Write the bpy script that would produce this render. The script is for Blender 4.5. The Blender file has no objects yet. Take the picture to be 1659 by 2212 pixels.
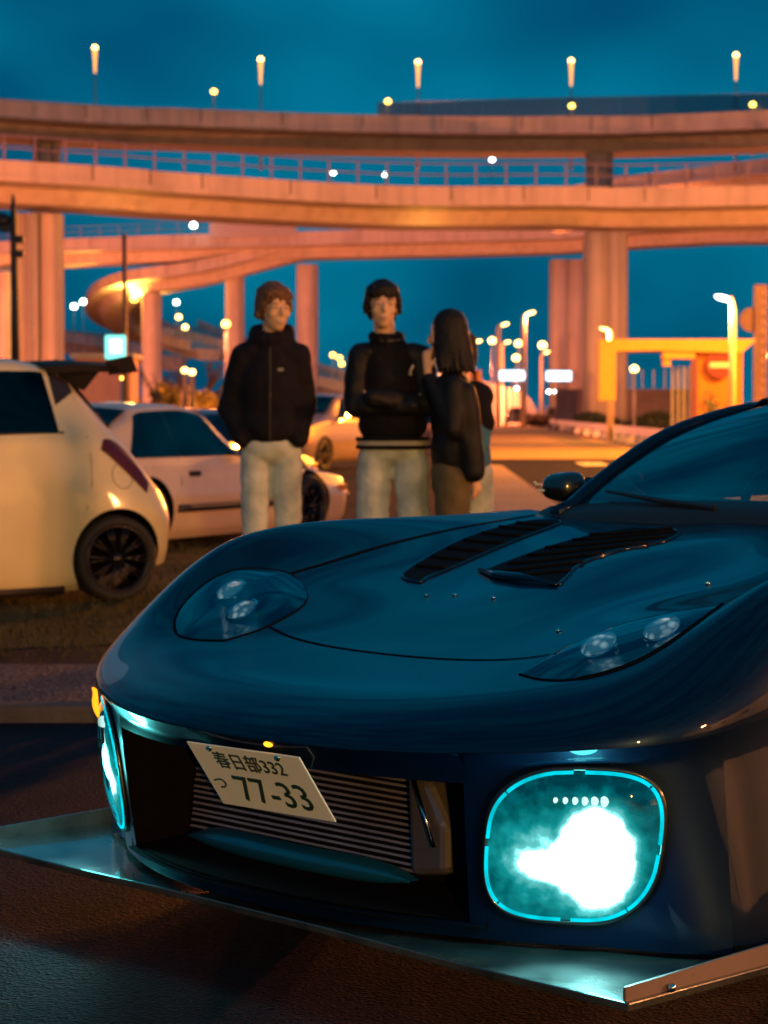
import bpy, bmesh, math, random
import numpy as np
from mathutils import Vector, Matrix, noise as mnoise

random.seed(7)
rng = np.random.default_rng(7)
R = math.radians
scene = bpy.context.scene
COL = scene.collection

# ------------------------------------------------------------------ camera
FPX, UC, VC, VH, CAMH = 5000.0, 829.5, 1106.0, 890.0, 1.12   # in pixels of a 1659 x 2212 picture
PITCH = math.atan((VC - VH) / FPX)
cd = bpy.data.cameras.new('camera')
cam = bpy.data.objects.new('camera', cd)
COL.objects.link(cam)
cam.location = (0, 0, CAMH)
cam.rotation_euler = (R(90) - PITCH, 0, 0)
cd.sensor_fit = 'HORIZONTAL'
cd.sensor_width = 36
cd.lens = 36 * FPX / 1659
cd.clip_start = .1
cd.clip_end = 6000
cd.dof.use_dof = True
cd.dof.focus_distance = 4.15
cd.dof.aperture_fstop = 11.0
scene.camera = cam

# ------------------------------------------------------------------ sky, sun, exposure
world = bpy.data.worlds.new('World')
scene.world = world
world.use_nodes = True
nt = world.node_tree
nt.nodes.clear()
W_ = lambda t: nt.nodes.new(t)
out = W_('ShaderNodeOutputWorld'); bg = W_('ShaderNodeBackground'); sky = W_('ShaderNodeTexSky')
sky.sky_type = 'NISHITA'; sky.sun_disc = False
sky.sun_elevation = R(1.5); sky.sun_rotation = R(200)
sky.air_density = 1.0; sky.dust_density = .3; sky.ozone_density = 4
tc = W_('ShaderNodeTexCoord')
mp = W_('ShaderNodeMapping'); mp.inputs['Scale'].default_value = (2.4, 2.4, 4.2); mp.inputs['Location'].default_value = (.6, .2, .35)
nz = W_('ShaderNodeTexNoise'); nz.inputs['Scale'].default_value = 2.6; nz.inputs['Detail'].default_value = 2; nz.inputs['Roughness'].default_value = .5
rp = W_('ShaderNodeValToRGB')
rp.color_ramp.elements[0].position = .34; rp.color_ramp.elements[0].color = (.0002, .054, .126, 1)
rp.color_ramp.elements[1].position = .72; rp.color_ramp.elements[1].color = (.0002, .195, .325, 1)
tint = W_('ShaderNodeMix'); tint.data_type = 'RGBA'; tint.blend_type = 'MULTIPLY'; tint.inputs[0].default_value = 1
tint.inputs[7].default_value = (.0, .10, .16, 1)
add = W_('ShaderNodeMix'); add.data_type = 'RGBA'; add.blend_type = 'ADD'; add.inputs[0].default_value = 1
L = nt.links.new
L(tc.outputs['Generated'], mp.inputs[0]); L(mp.outputs[0], nz.inputs['Vector']); L(nz.outputs['Fac'], rp.inputs[0])
L(sky.outputs[0], tint.inputs[6])
sc10 = W_('ShaderNodeMix'); sc10.data_type = 'RGBA'; sc10.blend_type = 'MULTIPLY'; sc10.inputs[0].default_value = 1
sc10.inputs[7].default_value = (10, 10, 10, 1)
L(rp.outputs[0], sc10.inputs[6]); L(sc10.outputs[2], add.inputs[6]); L(tint.outputs[2], add.inputs[7])
L(add.outputs[2], bg.inputs[0]); bg.inputs[1].default_value = .1
L(bg.outputs[0], out.inputs[0])

sd = bpy.data.lights.new('sun', 'SUN'); sd.energy = .02; sd.angle = R(20); sd.color = (.75, .85, 1)
sun = bpy.data.objects.new('sun', sd); COL.objects.link(sun)
sun.rotation_euler = (R(80), 0, R(200))

scene.view_settings.view_transform = 'Standard'
scene.view_settings.look = 'None'
scene.view_settings.exposure = 0
scene.view_settings.gamma = 1
scene.view_settings.use_curve_mapping = False
scene.render.engine = 'CYCLES'
cy = scene.cycles
cy.max_bounces = 6; cy.diffuse_bounces = 2; cy.glossy_bounces = 4; cy.transmission_bounces = 5; cy.transparent_max_bounces = 10
cy.sample_clamp_indirect = 3; cy.sample_clamp_direct = 0
cy.caustics_reflective = False; cy.caustics_refractive = False
cy.use_denoising = True
try: cy.denoiser = 'OPENIMAGEDENOISE'
except Exception: pass
cy.use_light_tree = True

# ------------------------------------------------------------------ pixel helpers (a pixel gives a direction; the depth or height is chosen)
_c, _s = math.cos(PITCH), math.sin(PITCH)
def ray(u, v):
    a = (u - UC) / FPX; b = -(v - VC) / FPX
    return Vector((a, _c + b * _s, -_s + b * _c))
def at(u, v, Y):
    r = ray(u, v); return Vector((0, 0, CAMH)) + r * (Y / r.y)
def on_z(u, v, z=0.0):
    r = ray(u, v); return Vector((0, 0, CAMH)) + r * ((z - CAMH) / r.z)

# ------------------------------------------------------------------ materials
MATS = {}
def new_mat(name):
    m = bpy.data.materials.new(name); m.use_nodes = True
    t = m.node_tree; t.nodes.clear()
    o = t.nodes.new('ShaderNodeOutputMaterial')
    return m, t, o
def mat(name, col, rough=.5, metal=0, coat=0, var=.12, vscale=6.0, bump=0, bscale=40.0, spec=.5, rvar=0.0, detail=5, col2=None):
    if name in MATS: return MATS[name]
    m, t, o = new_mat(name)
    n = t.nodes.new; l = t.links.new
    p = n('ShaderNodeBsdfPrincipled')
    p.inputs['Roughness'].default_value = rough; p.inputs['Metallic'].default_value = metal
    p.inputs['Coat Weight'].default_value = coat; p.inputs['Coat Roughness'].default_value = .03
    p.inputs['Specular IOR Level'].default_value = spec
    g = n('ShaderNodeTexCoord')
    z = n('ShaderNodeTexNoise'); z.inputs['Scale'].default_value = vscale; z.inputs['Detail'].default_value = detail
    l(g.outputs['Object'], z.inputs['Vector'])
    r = n('ShaderNodeValToRGB')
    a = [max(0, c * (1 - var)) for c in col]; b = [c * (1 + var) for c in (col2 or col)]
    r.color_ramp.elements[0].position = .3; r.color_ramp.elements[1].position = .7
    r.color_ramp.elements[0].color = (*a, 1); r.color_ramp.elements[1].color = (*b, 1)
    l(z.outputs['Fac'], r.inputs[0]); l(r.outputs[0], p.inputs['Base Color'])
    if rvar:
        mr = n('ShaderNodeMapRange'); mr.inputs[3].default_value = max(0.02, rough - rvar); mr.inputs[4].default_value = min(1, rough + rvar)
        l(z.outputs['Fac'], mr.inputs[0]); l(mr.outputs[0], p.inputs['Roughness'])
    if bump:
        z2 = n('ShaderNodeTexNoise'); z2.inputs['Scale'].default_value = bscale; z2.inputs['Detail'].default_value = 6
        l(g.outputs['Object'], z2.inputs['Vector'])
        bp = n('ShaderNodeBump'); bp.inputs['Strength'].default_value = bump; bp.inputs['Distance'].default_value = .02
        l(z2.outputs['Fac'], bp.inputs['Height']); l(bp.outputs[0], p.inputs['Normal'])
    l(p.outputs[0], o.inputs[0])
    MATS[name] = m
    return m
def emit(name, col, strength, var=.0, vscale=30):
    if name in MATS: return MATS[name]
    m, t, o = new_mat(name)
    e = t.nodes.new('ShaderNodeEmission'); e.inputs[0].default_value = (*col, 1); e.inputs[1].default_value = strength
    if var:
        g = t.nodes.new('ShaderNodeTexCoord'); z = t.nodes.new('ShaderNodeTexNoise'); z.inputs['Scale'].default_value = vscale
        mr = t.nodes.new('ShaderNodeMapRange'); mr.inputs[1].default_value = .3; mr.inputs[2].default_value = .7
        mr.inputs[3].default_value = strength * (1 - var); mr.inputs[4].default_value = strength * (1 + var)
        t.links.new(g.outputs['Object'], z.inputs['Vector']); t.links.new(z.outputs['Fac'], mr.inputs[0]); t.links.new(mr.outputs[0], e.inputs[1])
    t.links.new(e.outputs[0], o.inputs[0]); MATS[name] = m
    return m
def glass(name, tint=(.3, .4, .42), refl=1.0, trans=.6, rough=.02, ior=1.6):
    """clear sheet: part see-through, part mirror by viewing angle (a thin pane)"""
    if name in MATS: return MATS[name]
    m, t, o = new_mat(name)
    n = t.nodes.new; l = t.links.new
    tr = n('ShaderNodeBsdfTransparent'); tr.inputs[0].default_value = (*[c * trans for c in tint], 1)
    gl = n('ShaderNodeBsdfGlossy'); gl.inputs['Roughness'].default_value = rough; gl.inputs[0].default_value = (refl, refl, refl, 1)
    fr = n('ShaderNodeFresnel'); fr.inputs[0].default_value = ior
    mr = n('ShaderNodeMapRange'); mr.inputs[1].default_value = 0; mr.inputs[2].default_value = 1; mr.inputs[3].default_value = .06; mr.inputs[4].default_value = 1
    mx = n('ShaderNodeMixShader')
    l(fr.outputs[0], mr.inputs[0]); l(mr.outputs[0], mx.inputs[0]); l(tr.outputs[0], mx.inputs[1]); l(gl.outputs[0], mx.inputs[2]); l(mx.outputs[0], o.inputs[0])
    MATS[name] = m
    return m

# ------------------------------------------------------------------ objects
def tag(o, label=None, cat=None, group=None, kind=None):
    if label: o['label'] = label
    if cat: o['category'] = cat
    if group: o['group'] = group
    if kind: o['kind'] = kind
    return o
def link(name, me, m=None, parent=None, smooth=True):
    o = bpy.data.objects.new(name, me)
    COL.objects.link(o)
    if m is not None and not me.materials: me.materials.append(m)
    if parent is not None: o.parent = parent
    if smooth:
        me.polygons.foreach_set('use_smooth', [True] * len(me.polygons))
    return o
def empty(name, loc=(0, 0, 0), rz=0, parent=None):
    o = bpy.data.objects.new(name, None); COL.objects.link(o)
    o.empty_display_size = .2
    o.location = loc; o.rotation_euler = (0, 0, rz)
    if parent is not None: o.parent = parent
    return o
def copy_tree(o, parent=None):
    c = o.copy(); COL.objects.link(c)
    if parent is not None: c.parent = parent
    for ch in list(o.children): copy_tree(ch, c)
    return c

class MB:
    """collects vertices and faces of ONE part"""
    def __init__(s): s.v = []; s.f = []
    def add(s, vs, fs):
        k = len(s.v); s.v += [tuple(p) for p in vs]; s.f += [tuple(i + k for i in f) for f in fs]; return s
    def grid(s, P, flip=False, close_u=False):
        P = np.asarray(P, float); n, m = P.shape[:2]
        fs = []
        for i in range(n - (0 if close_u else 1)):
            i2 = (i + 1) % n
            for j in range(m - 1):
                q = (i * m + j, i2 * m + j, i2 * m + j + 1, i * m + j + 1)
                fs.append(q[::-1] if flip else q)
        return s.add(P.reshape(-1, 3), fs)
    def box(s, c, size, rz=0, rx=0, ry=0, taper=1.0):
        sx, sy, sz = [q / 2 for q in size]
        M = Matrix.Translation(c) @ Matrix.Rotation(rz, 4, 'Z') @ Matrix.Rotation(ry, 4, 'Y') @ Matrix.Rotation(rx, 4, 'X')
        vs = []
        for z in (-1, 1):
            k = taper if z > 0 else 1
            for x, y in ((-1, -1), (1, -1), (1, 1), (-1, 1)): vs.append(M @ Vector((x * sx * k, y * sy * k, z * sz)))
        return s.add(vs, [(3, 2, 1, 0), (4, 5, 6, 7), (0, 1, 5, 4), (1, 2, 6, 5), (2, 3, 7, 6), (3, 0, 4, 7)])
    def tube(s, pts, r, n=8, cap=True, closed=False):
        pts = [Vector(p) for p in pts]; k = len(pts)
        rs = r if hasattr(r, '__len__') else [r] * k
        rings = []; up = Vector((0, 0, 1)); prev = None
        for i, p in enumerate(pts):
            if closed: d = pts[(i + 1) % k] - pts[i - 1]
            else: d = pts[min(i + 1, k - 1)] - pts[max(i - 1, 0)]
            if d.length < 1e-9: d = Vector((0, 0, 1))
            d.normalize()
            if prev is None:
                a = d.orthogonal().normalized()
            else:
                a = prev - d * prev.dot(d)
                a = a.normalized() if a.length > 1e-6 else d.orthogonal().normalized()
            prev = a; b = d.cross(a)
            rings.append([p + (a * math.cos(t) + b * math.sin(t)) * rs[i] for t in [2 * math.pi * j / n for j in range(n)]])
        vs = [q for ring in rings for q in ring]; fs = []
        for i in range(k if closed else k - 1):
            i2 = (i + 1) % k
            for j in range(n):
                fs.append((i * n + j, i * n + (j + 1) % n, i2 * n + (j + 1) % n, i2 * n + j))
        if cap and not closed:
            fs.append(tuple(range(n))[::-1]); fs.append(tuple((k - 1) * n + j for j in range(n)))
        return s.add(vs, fs)
    def lathe(s, prof, n=24, axis='Z', M=None):
        vs = []; k = len(prof)
        for i in range(n):
            a = 2 * math.pi * i / n
            for r, h in prof:
                p = Vector((r * math.cos(a), r * math.sin(a), h))
                if axis == 'X': p = Vector((p.z, p.x, p.y))
                if axis == 'Y': p = Vector((p.x, p.z, p.y))
                vs.append(M @ p if M else p)
        fs = []
        for i in range(n):
            i2 = (i + 1) % n
            for j in range(k - 1): fs.append((i * k + j, i2 * k + j, i2 * k + j + 1, i * k + j + 1))
        return s.add(vs, fs)
    def prism(s, poly, d):
        """poly: list of 3D points (planar), d: extrusion vector"""
        n = len(poly); P = [Vector(p) for p in poly]; d = Vector(d)
        return s.add(P + [p + d for p in P], [tuple(range(n))[::-1], tuple(range(n, 2 * n))] + [(i, (i + 1) % n, n + (i + 1) % n, n + i) for i in range(n)])
    def ellipsoid(s, c, r, n=16, m=10, M=None):
        vs = []; fs = []
        for i in range(m + 1):
            t = math.pi * i / m
            for j in range(n):
                a = 2 * math.pi * j / n
                p = Vector((r[0] * math.sin(t) * math.cos(a), r[1] * math.sin(t) * math.sin(a), r[2] * math.cos(t)))
                if M: p = M @ p
                vs.append(p + Vector(c))
        for i in range(m):
            for j in range(n): fs.append((i * n + j, (i + 1) * n + j, (i + 1) * n + (j + 1) % n, i * n + (j + 1) % n))
        return s.add(vs, fs)
    def capsule(s, a, b, ra, rb, n=14):
        a = Vector(a); b = Vector(b); d = (b - a).normalized()
        pts = []; rs = []
        for t in (90, 65, 40, 15): pts.append(a - d * ra * math.sin(R(t))); rs.append(max(.001, ra * math.cos(R(t))))
        for k in (.15, .5, .85): pts.append(a.lerp(b, k)); rs.append(ra + (rb - ra) * k)
        for t in (15, 40, 65, 90): pts.append(b + d * rb * math.sin(R(t))); rs.append(max(.001, rb * math.cos(R(t))))
        return s.tube(pts, rs, n)
    def mesh(s, name, merge=True):
        me = bpy.data.meshes.new(name); me.from_pydata(s.v, [], s.f)
        bm = bmesh.new(); bm.from_mesh(me)
        if merge: bmesh.ops.remove_doubles(bm, verts=bm.verts, dist=1e-5)
        bmesh.ops.recalc_face_normals(bm, faces=bm.faces)
        bm.to_mesh(me); bm.free(); me.update()
        return me
    def build(s, name, m, parent=None, smooth=False, bevel=0, merge=True, sharp=None):
        me = s.mesh(name, merge)
        if sharp is not None:
            smooth = True
            bm = bmesh.new(); bm.from_mesh(me)
            for e in bm.edges:
                if len(e.link_faces) == 2 and e.calc_face_angle(0) > R(sharp): e.smooth = False
            bm.to_mesh(me); bm.free()
        o = link(name, me, m, parent, smooth)
        if bevel:
            b = o.modifiers.new('bevel', 'BEVEL'); b.width = bevel; b.segments = 2; b.limit_method = 'ANGLE'
        return o
def baked(o, *mods):
    """apply modifiers of o: replace its mesh with the evaluated one"""
    S2 = bpy.data.scenes.new('bake')          # small scratch scene, so that only this object is evaluated
    S2.collection.objects.link(o)
    for q in o.modifiers:
        if q.type == 'BOOLEAN': S2.collection.objects.link(q.object)
    vl = S2.view_layers[0]; vl.update(); dg = vl.depsgraph; dg.update()
    me = bpy.data.meshes.new_from_object(o.evaluated_get(dg))
    bpy.data.scenes.remove(S2)
    o.modifiers.clear(); old = o.data; o.data = me
    bpy.data.meshes.remove(old)
    me.polygons.foreach_set('use_smooth', [True] * len(me.polygons))
    return o
def organic(name, mb, m, parent, voxel=.014, smooth=6, wr=0, ws=9.0, wdir=None):
    """fuse the collected shapes into one continuous surface"""
    me = mb.mesh(name, False)
    o = link(name, me, m, parent)
    r = o.modifiers.new('r', 'REMESH'); r.mode = 'VOXEL'; r.voxel_size = voxel
    if smooth:
        q = o.modifiers.new('s', 'SMOOTH'); q.iterations = smooth; q.factor = .5
    baked(o)
    if wr:
        n_ = len(o.data.vertices); co = np.empty(n_ * 3); nr = np.empty(n_ * 3)
        o.data.vertices.foreach_get('co', co); o.data.vertex_normals.foreach_get('vector', nr)
        co = co.reshape(-1, 3); nr = nr.reshape(-1, 3); k = np.empty(n_)
        for i, p in enumerate(co):
            q = Vector((p[0] * ws, p[1] * ws, p[2] * ws * 1.7 + p[0] * ws * .6))
            k[i] = mnoise.noise(q) * wr + mnoise.noise(q * 2.3) * wr * .45
        o.data.vertices.foreach_set('co', (co + nr * k[:, None]).ravel()); o.data.update()
    return o
def text_mesh(body, size, extrude=.0015, align='CENTER'):
    cu = bpy.data.curves.new('t', 'FONT'); cu.body = body; cu.size = size; cu.extrude = extrude; cu.align_x = align; cu.align_y = 'CENTER'
    cu.resolution_u = 3
    S2 = bpy.data.scenes.new('bake'); o = bpy.data.objects.new('t', cu); S2.collection.objects.link(o)
    vl = S2.view_layers[0]; vl.update(); dg = vl.depsgraph; dg.update()
    me = bpy.data.meshes.new_from_object(o.evaluated_get(dg))
    bpy.data.scenes.remove(S2)
    bpy.data.objects.remove(o); bpy.data.curves.remove(cu)
    me.materials.clear()
    return me
def pchip(xs, ys):
    """smooth, non-overshooting interpolation"""
    xs = np.asarray(xs, float); ys = np.asarray(ys, float)
    h = np.diff(xs); d = np.diff(ys) / h
    m = np.zeros_like(ys); m[0] = d[0]; m[-1] = d[-1]
    for i in range(1, len(xs) - 1):
        if d[i - 1] * d[i] > 0:
            w1 = 2 * h[i] + h[i - 1]; w2 = h[i] + 2 * h[i - 1]
            m[i] = (w1 + w2) / (w1 / d[i - 1] + w2 / d[i])
    def F(x):
        x = np.asarray(x, float); xc = np.clip(x, xs[0], xs[-1])
        i = np.clip(np.searchsorted(xs, xc) - 1, 0, len(xs) - 2)
        t = (xc - xs[i]) / h[i]
        return ((1 + 2 * t) * (1 - t) ** 2 * ys[i] + t * (1 - t) ** 2 * h[i] * m[i] + t * t * (3 - 2 * t) * ys[i + 1] + t * t * (t - 1) * h[i] * m[i + 1])
    return F
def spline(pts, n):
    """Catmull-Rom through 3D points, n samples"""
    P = [Vector(p) for p in pts]; P = [P[0] * 2 - P[1]] + P + [P[-1] * 2 - P[-2]]
    out = []
    k = len(P) - 3
    for i in range(n):
        t = i / (n - 1) * k; a = min(int(t), k - 1); f = t - a
        p0, p1, p2, p3 = P[a:a + 4]
        out.append(.5 * ((2 * p1) + (p2 - p0) * f + (2 * p0 - 5 * p1 + 4 * p2 - p3) * f * f + (3 * p1 - p0 - 3 * p2 + p3) * f ** 3))
    return out
def point_light(name, loc, power, col, parent=None, radius=.15, spot=None, rot=None):
    ld = bpy.data.lights.new(name, 'SPOT' if spot else 'POINT'); ld.energy = power; ld.color = col; ld.shadow_soft_size = radius
    if spot: ld.spot_size = spot; ld.spot_blend = .8
    o = bpy.data.objects.new(name, ld); COL.objects.link(o); o.location = loc
    if rot: o.rotation_euler = rot
    if parent is not None: o.parent = parent
    return o
SODIUM = (1.0, .212, .066)
WARM = (1.0, .52, .16)

# shared materials
def concrete_mat(name, c):
    # poured concrete: blotches, vertical water streaks, fine relief
    m, t, o = new_mat(name); n = t.nodes.new; l = t.links.new
    p = n('ShaderNodeBsdfPrincipled'); p.inputs['Roughness'].default_value = .88
    g = n('ShaderNodeTexCoord')
    a = n('ShaderNodeTexNoise'); a.inputs['Scale'].default_value = .22; a.inputs['Detail'].default_value = 8; a.inputs['Roughness'].default_value = .65
    mp_ = n('ShaderNodeMapping'); mp_.inputs['Scale'].default_value = (1.6, 1.6, .10)
    b = n('ShaderNodeTexNoise'); b.inputs['Scale'].default_value = 1.0; b.inputs['Detail'].default_value = 6
    l(g.outputs['Object'], a.inputs['Vector']); l(g.outputs['Object'], mp_.inputs[0]); l(mp_.outputs[0], b.inputs['Vector'])
    r1 = n('ShaderNodeValToRGB'); r1.color_ramp.elements[0].position = .32; r1.color_ramp.elements[1].position = .66
    r1.color_ramp.elements[0].color = (*[q * .90 for q in c], 1); r1.color_ramp.elements[1].color = (*[q * 1.12 for q in c], 1)
    r2 = n('ShaderNodeValToRGB'); r2.color_ramp.elements[0].position = .36; r2.color_ramp.elements[1].position = .56
    r2.color_ramp.elements[0].color = (.60, .57, .56, 1); r2.color_ramp.elements[1].color = (1, 1, 1, 1)
    mx = n('ShaderNodeMix'); mx.data_type = 'RGBA'; mx.blend_type = 'MULTIPLY'; mx.inputs[0].default_value = .45
    l(a.outputs['Fac'], r1.inputs[0]); l(b.outputs['Fac'], r2.inputs[0]); l(r1.outputs[0], mx.inputs[6]); l(r2.outputs[0], mx.inputs[7]); l(mx.outputs[2], p.inputs['Base Color'])
    bp = n('ShaderNodeBump'); bp.inputs['Strength'].default_value = .2; bp.inputs['Distance'].default_value = .05; l(a.outputs['Fac'], bp.inputs['Height']); l(bp.outputs[0], p.inputs['Normal'])
    l(p.outputs[0], o.inputs[0]); MATS[name] = m
    return m
M_concrete = concrete_mat('concrete', (.45, .42, .40))
M_asphalt = mat('asphalt', (.045, .04, .05), .75, var=.35, vscale=3, bump=.5, bscale=160, rvar=.12)
M_black = mat('black_plastic', (.012, .010, .016), .45, var=.2)
M_rubber = mat('rubber', (.012, .011, .014), .75, var=.2, bump=.2, bscale=60)
M_pole = mat('painted_steel', (.30, .30, .32), .45, metal=.2, var=.1)
M_darkpole = mat('dark_steel', (.012, .010, .02), .5, var=.1)
M_chrome = mat('chrome', (.75, .76, .78), .12, metal=1, var=.05)
M_white = mat('white_paint', (.78, .77, .74), .5, var=.06)
# ================================================================== SETTING
# ground: one sheet to the horizon
def sheet(name, pts, z, m, kind='structure'):
    o = MB().add([(p[0], p[1], z) for p in pts], [tuple(range(len(pts)))]).build(name, m)
    return tag(o, kind=kind)
def ground_mat(name, c1, c2, scale, bump, bscale, rough=.85):
    m, t, o = new_mat(name)
    n = t.nodes.new; l = t.links.new
    p = n('ShaderNodeBsdfPrincipled'); p.inputs['Roughness'].default_value = rough; p.inputs['Specular IOR Level'].default_value = .12
    g = n('ShaderNodeTexCoord')
    a = n('ShaderNodeTexNoise'); a.inputs['Scale'].default_value = scale; a.inputs['Detail'].default_value = 8; a.inputs['Roughness'].default_value = .65
    b = n('ShaderNodeTexVoronoi'); b.inputs['Scale'].default_value = bscale * 1.6
    c = n('ShaderNodeTexNoise'); c.inputs['Scale'].default_value = bscale * .7; c.inputs['Detail'].default_value = 4
    for q in (a, b, c): l(g.outputs['Object'], q.inputs['Vector'])
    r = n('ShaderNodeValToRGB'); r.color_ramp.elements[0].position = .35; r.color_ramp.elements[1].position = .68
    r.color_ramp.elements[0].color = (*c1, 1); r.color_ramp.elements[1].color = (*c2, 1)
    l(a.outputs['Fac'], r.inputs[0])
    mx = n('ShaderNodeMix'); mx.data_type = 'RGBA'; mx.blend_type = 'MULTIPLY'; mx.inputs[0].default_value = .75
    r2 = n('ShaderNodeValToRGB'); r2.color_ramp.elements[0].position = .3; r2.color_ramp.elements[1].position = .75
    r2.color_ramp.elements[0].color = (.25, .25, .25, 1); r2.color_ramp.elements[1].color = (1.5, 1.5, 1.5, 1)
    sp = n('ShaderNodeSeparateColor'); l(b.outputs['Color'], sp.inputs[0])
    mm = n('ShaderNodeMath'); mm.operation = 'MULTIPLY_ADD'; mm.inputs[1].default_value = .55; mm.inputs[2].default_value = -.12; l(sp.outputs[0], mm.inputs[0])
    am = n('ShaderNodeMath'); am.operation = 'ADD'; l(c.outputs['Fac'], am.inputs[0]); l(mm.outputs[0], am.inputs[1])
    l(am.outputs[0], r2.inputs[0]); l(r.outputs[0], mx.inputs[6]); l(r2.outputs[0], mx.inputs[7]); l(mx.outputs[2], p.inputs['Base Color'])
    bp = n('ShaderNodeBump'); bp.inputs['Strength'].default_value = bump; bp.inputs['Distance'].default_value = .03
    ad = n('ShaderNodeMath'); ad.operation = 'ADD'
    l(b.outputs['Distance'], ad.inputs[0]); l(c.outputs['Fac'], ad.inputs[1]); l(ad.outputs[0], bp.inputs['Height']); l(bp.outputs[0], p.inputs['Normal'])
    l(p.outputs[0], o.inputs[0])
    MATS[name] = m
    return m
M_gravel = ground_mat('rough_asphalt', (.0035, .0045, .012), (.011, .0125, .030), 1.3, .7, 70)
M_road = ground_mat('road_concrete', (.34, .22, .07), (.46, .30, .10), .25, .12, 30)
M_paving = ground_mat('paving', (.06, .048, .058), (.12, .095, .11), 1.4, .7, 30)
M_dirt = ground_mat('worn_turf', (.030, .030, .012), (.080, .072, .034), 1.6, 1.0, 45)
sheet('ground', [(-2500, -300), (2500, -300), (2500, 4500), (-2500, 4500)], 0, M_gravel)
sheet('worn_verge', [(-14, 10.25), (-3.2, 10.25), (-1.1, 11.2), (-.6, 14), (-.5, 21.5), (-14, 21.5)], .004, M_dirt)
sheet('paving_strip', [(-14, 8.45), (-.9, 8.45), (-.7, 10.2), (-14, 10.2)], .006, M_paving)
P0 = [on_z(u, v) for u, v in ((1052, 1004), (1085, 1006), (1235, 1112), (1030, 1125))]
sheet('footpath', [(p.x, p.y) for p in P0], .006, ground_mat('path_slab', (.26, .20, .15), (.36, .28, .22), .8, .3, 25))
P1 = [on_z(u, v) for u, v in ((930, 992), (1500, 992), (1450, 980), (1345, 960), (1240, 939), (1150, 920), (1110, 910), (1080, 903), (1030, 903), (960, 930))]
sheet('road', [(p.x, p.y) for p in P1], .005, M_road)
P2 = [on_z(u, v) for u, v in ((1240, 999), (1300, 1000), (1318, 1006), (1262, 1007))]
sheet('road_marking', [(p.x, p.y) for p in P2], .009, mat('road_paint', (.6, .55, .35), .7, var=.3, vscale=4))

# kerb of separate stones in front of the paving strip
kb = empty('kerb', (0, 8.38, 0)); tag(kb, kind='structure')
km = MB().box((0, 0, .03), (.58, .14, .085)).mesh('kerb_stone')
M_kerb = mat('kerb_stone', (.07, .055, .065), .9, var=.25, vscale=5, bump=.5, bscale=40)
km.materials.append(M_kerb)
for i in range(20):
    o = link('kerb_stone', km, None, kb, False)
    o.location = (-1.2 - .6 * i, random.uniform(-.008, .008), random.uniform(-.012, .004)); o.rotation_euler = (0, 0, random.uniform(-.012, .012))
    b = o.modifiers.new('bevel', 'BEVEL'); b.width = .015; b.segments = 2

# worn grass on the verge
def blades(name, n, area, h, m, z=.004):
    mb = MB(); vs = []; fs = []
    for i in range(n):
        x, y = area()
        a = random.random() * 6.28; hh = h * random.uniform(.4, 1.2); w = hh * .12
        dx, dy = math.cos(a) * w, math.sin(a) * w; lx, ly = random.gauss(0, hh * .5), random.gauss(0, hh * .5)
        k = len(vs); vs += [(x - dx, y - dy, z), (x + dx, y + dy, z), (x + lx, y + ly, z + hh)]; fs.append((k, k + 1, k + 2))
    me = bpy.data.meshes.new(name); me.from_pydata(vs, [], fs)
    return tag(link(name, me, m, None, False), kind='stuff')
M_drygrass = mat('dry_grass', (.040, .034, .014), .85, var=.5, vscale=2, col2=(.065, .055, .024), spec=.1)
def verge_area():
    while True:
        x = random.uniform(-8, -.6); y = random.uniform(10.3, 20.5)
        if mnoise.noise(Vector((x * .6, y * .6, 0))) > -.15 + random.uniform(-.2, .2): return x, y
blades('dry_grass', 14000, verge_area, .05, M_drygrass)

# ------------------------------------------------------------------ elevated roads
def deck_path(px):
    """px: (u, v, Y) of the top of the parapet on the side towards the car park"""
    return [at(*p) for p in px]
def section(W, T, par=.85):
    s = .09
    return [(0, 0), (.28, 0), (.28, -par), (W - .28, -par), (W - .28, 0), (W, 0), (W, -par), (W + s, -par), (W + s, -par - .28), (W - 1.5, -par - .42),
            (W - 2.1, -T), (2.1, -T), (1.5, -par - .42), (-s, -par - .28), (-s, -par), (0, -par)]
def sweep_deck(path, W, T, par=.85, n=60):
    pts = spline(path, n); sec = section(W, T, par)
    ring = []
    for i, p in enumerate(pts):
        d = pts[min(i + 1, n - 1)] - pts[max(i - 1, 0)]; d.z = 0; d.normalize()
        nrm = Vector((-d.y, d.x, 0))
        ring.append([p + nrm * a + Vector((0, 0, b)) for a, b in sec])
    return pts, ring
M_joint = mat('joint_rubber', (.05, .04, .04), .9)
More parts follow.
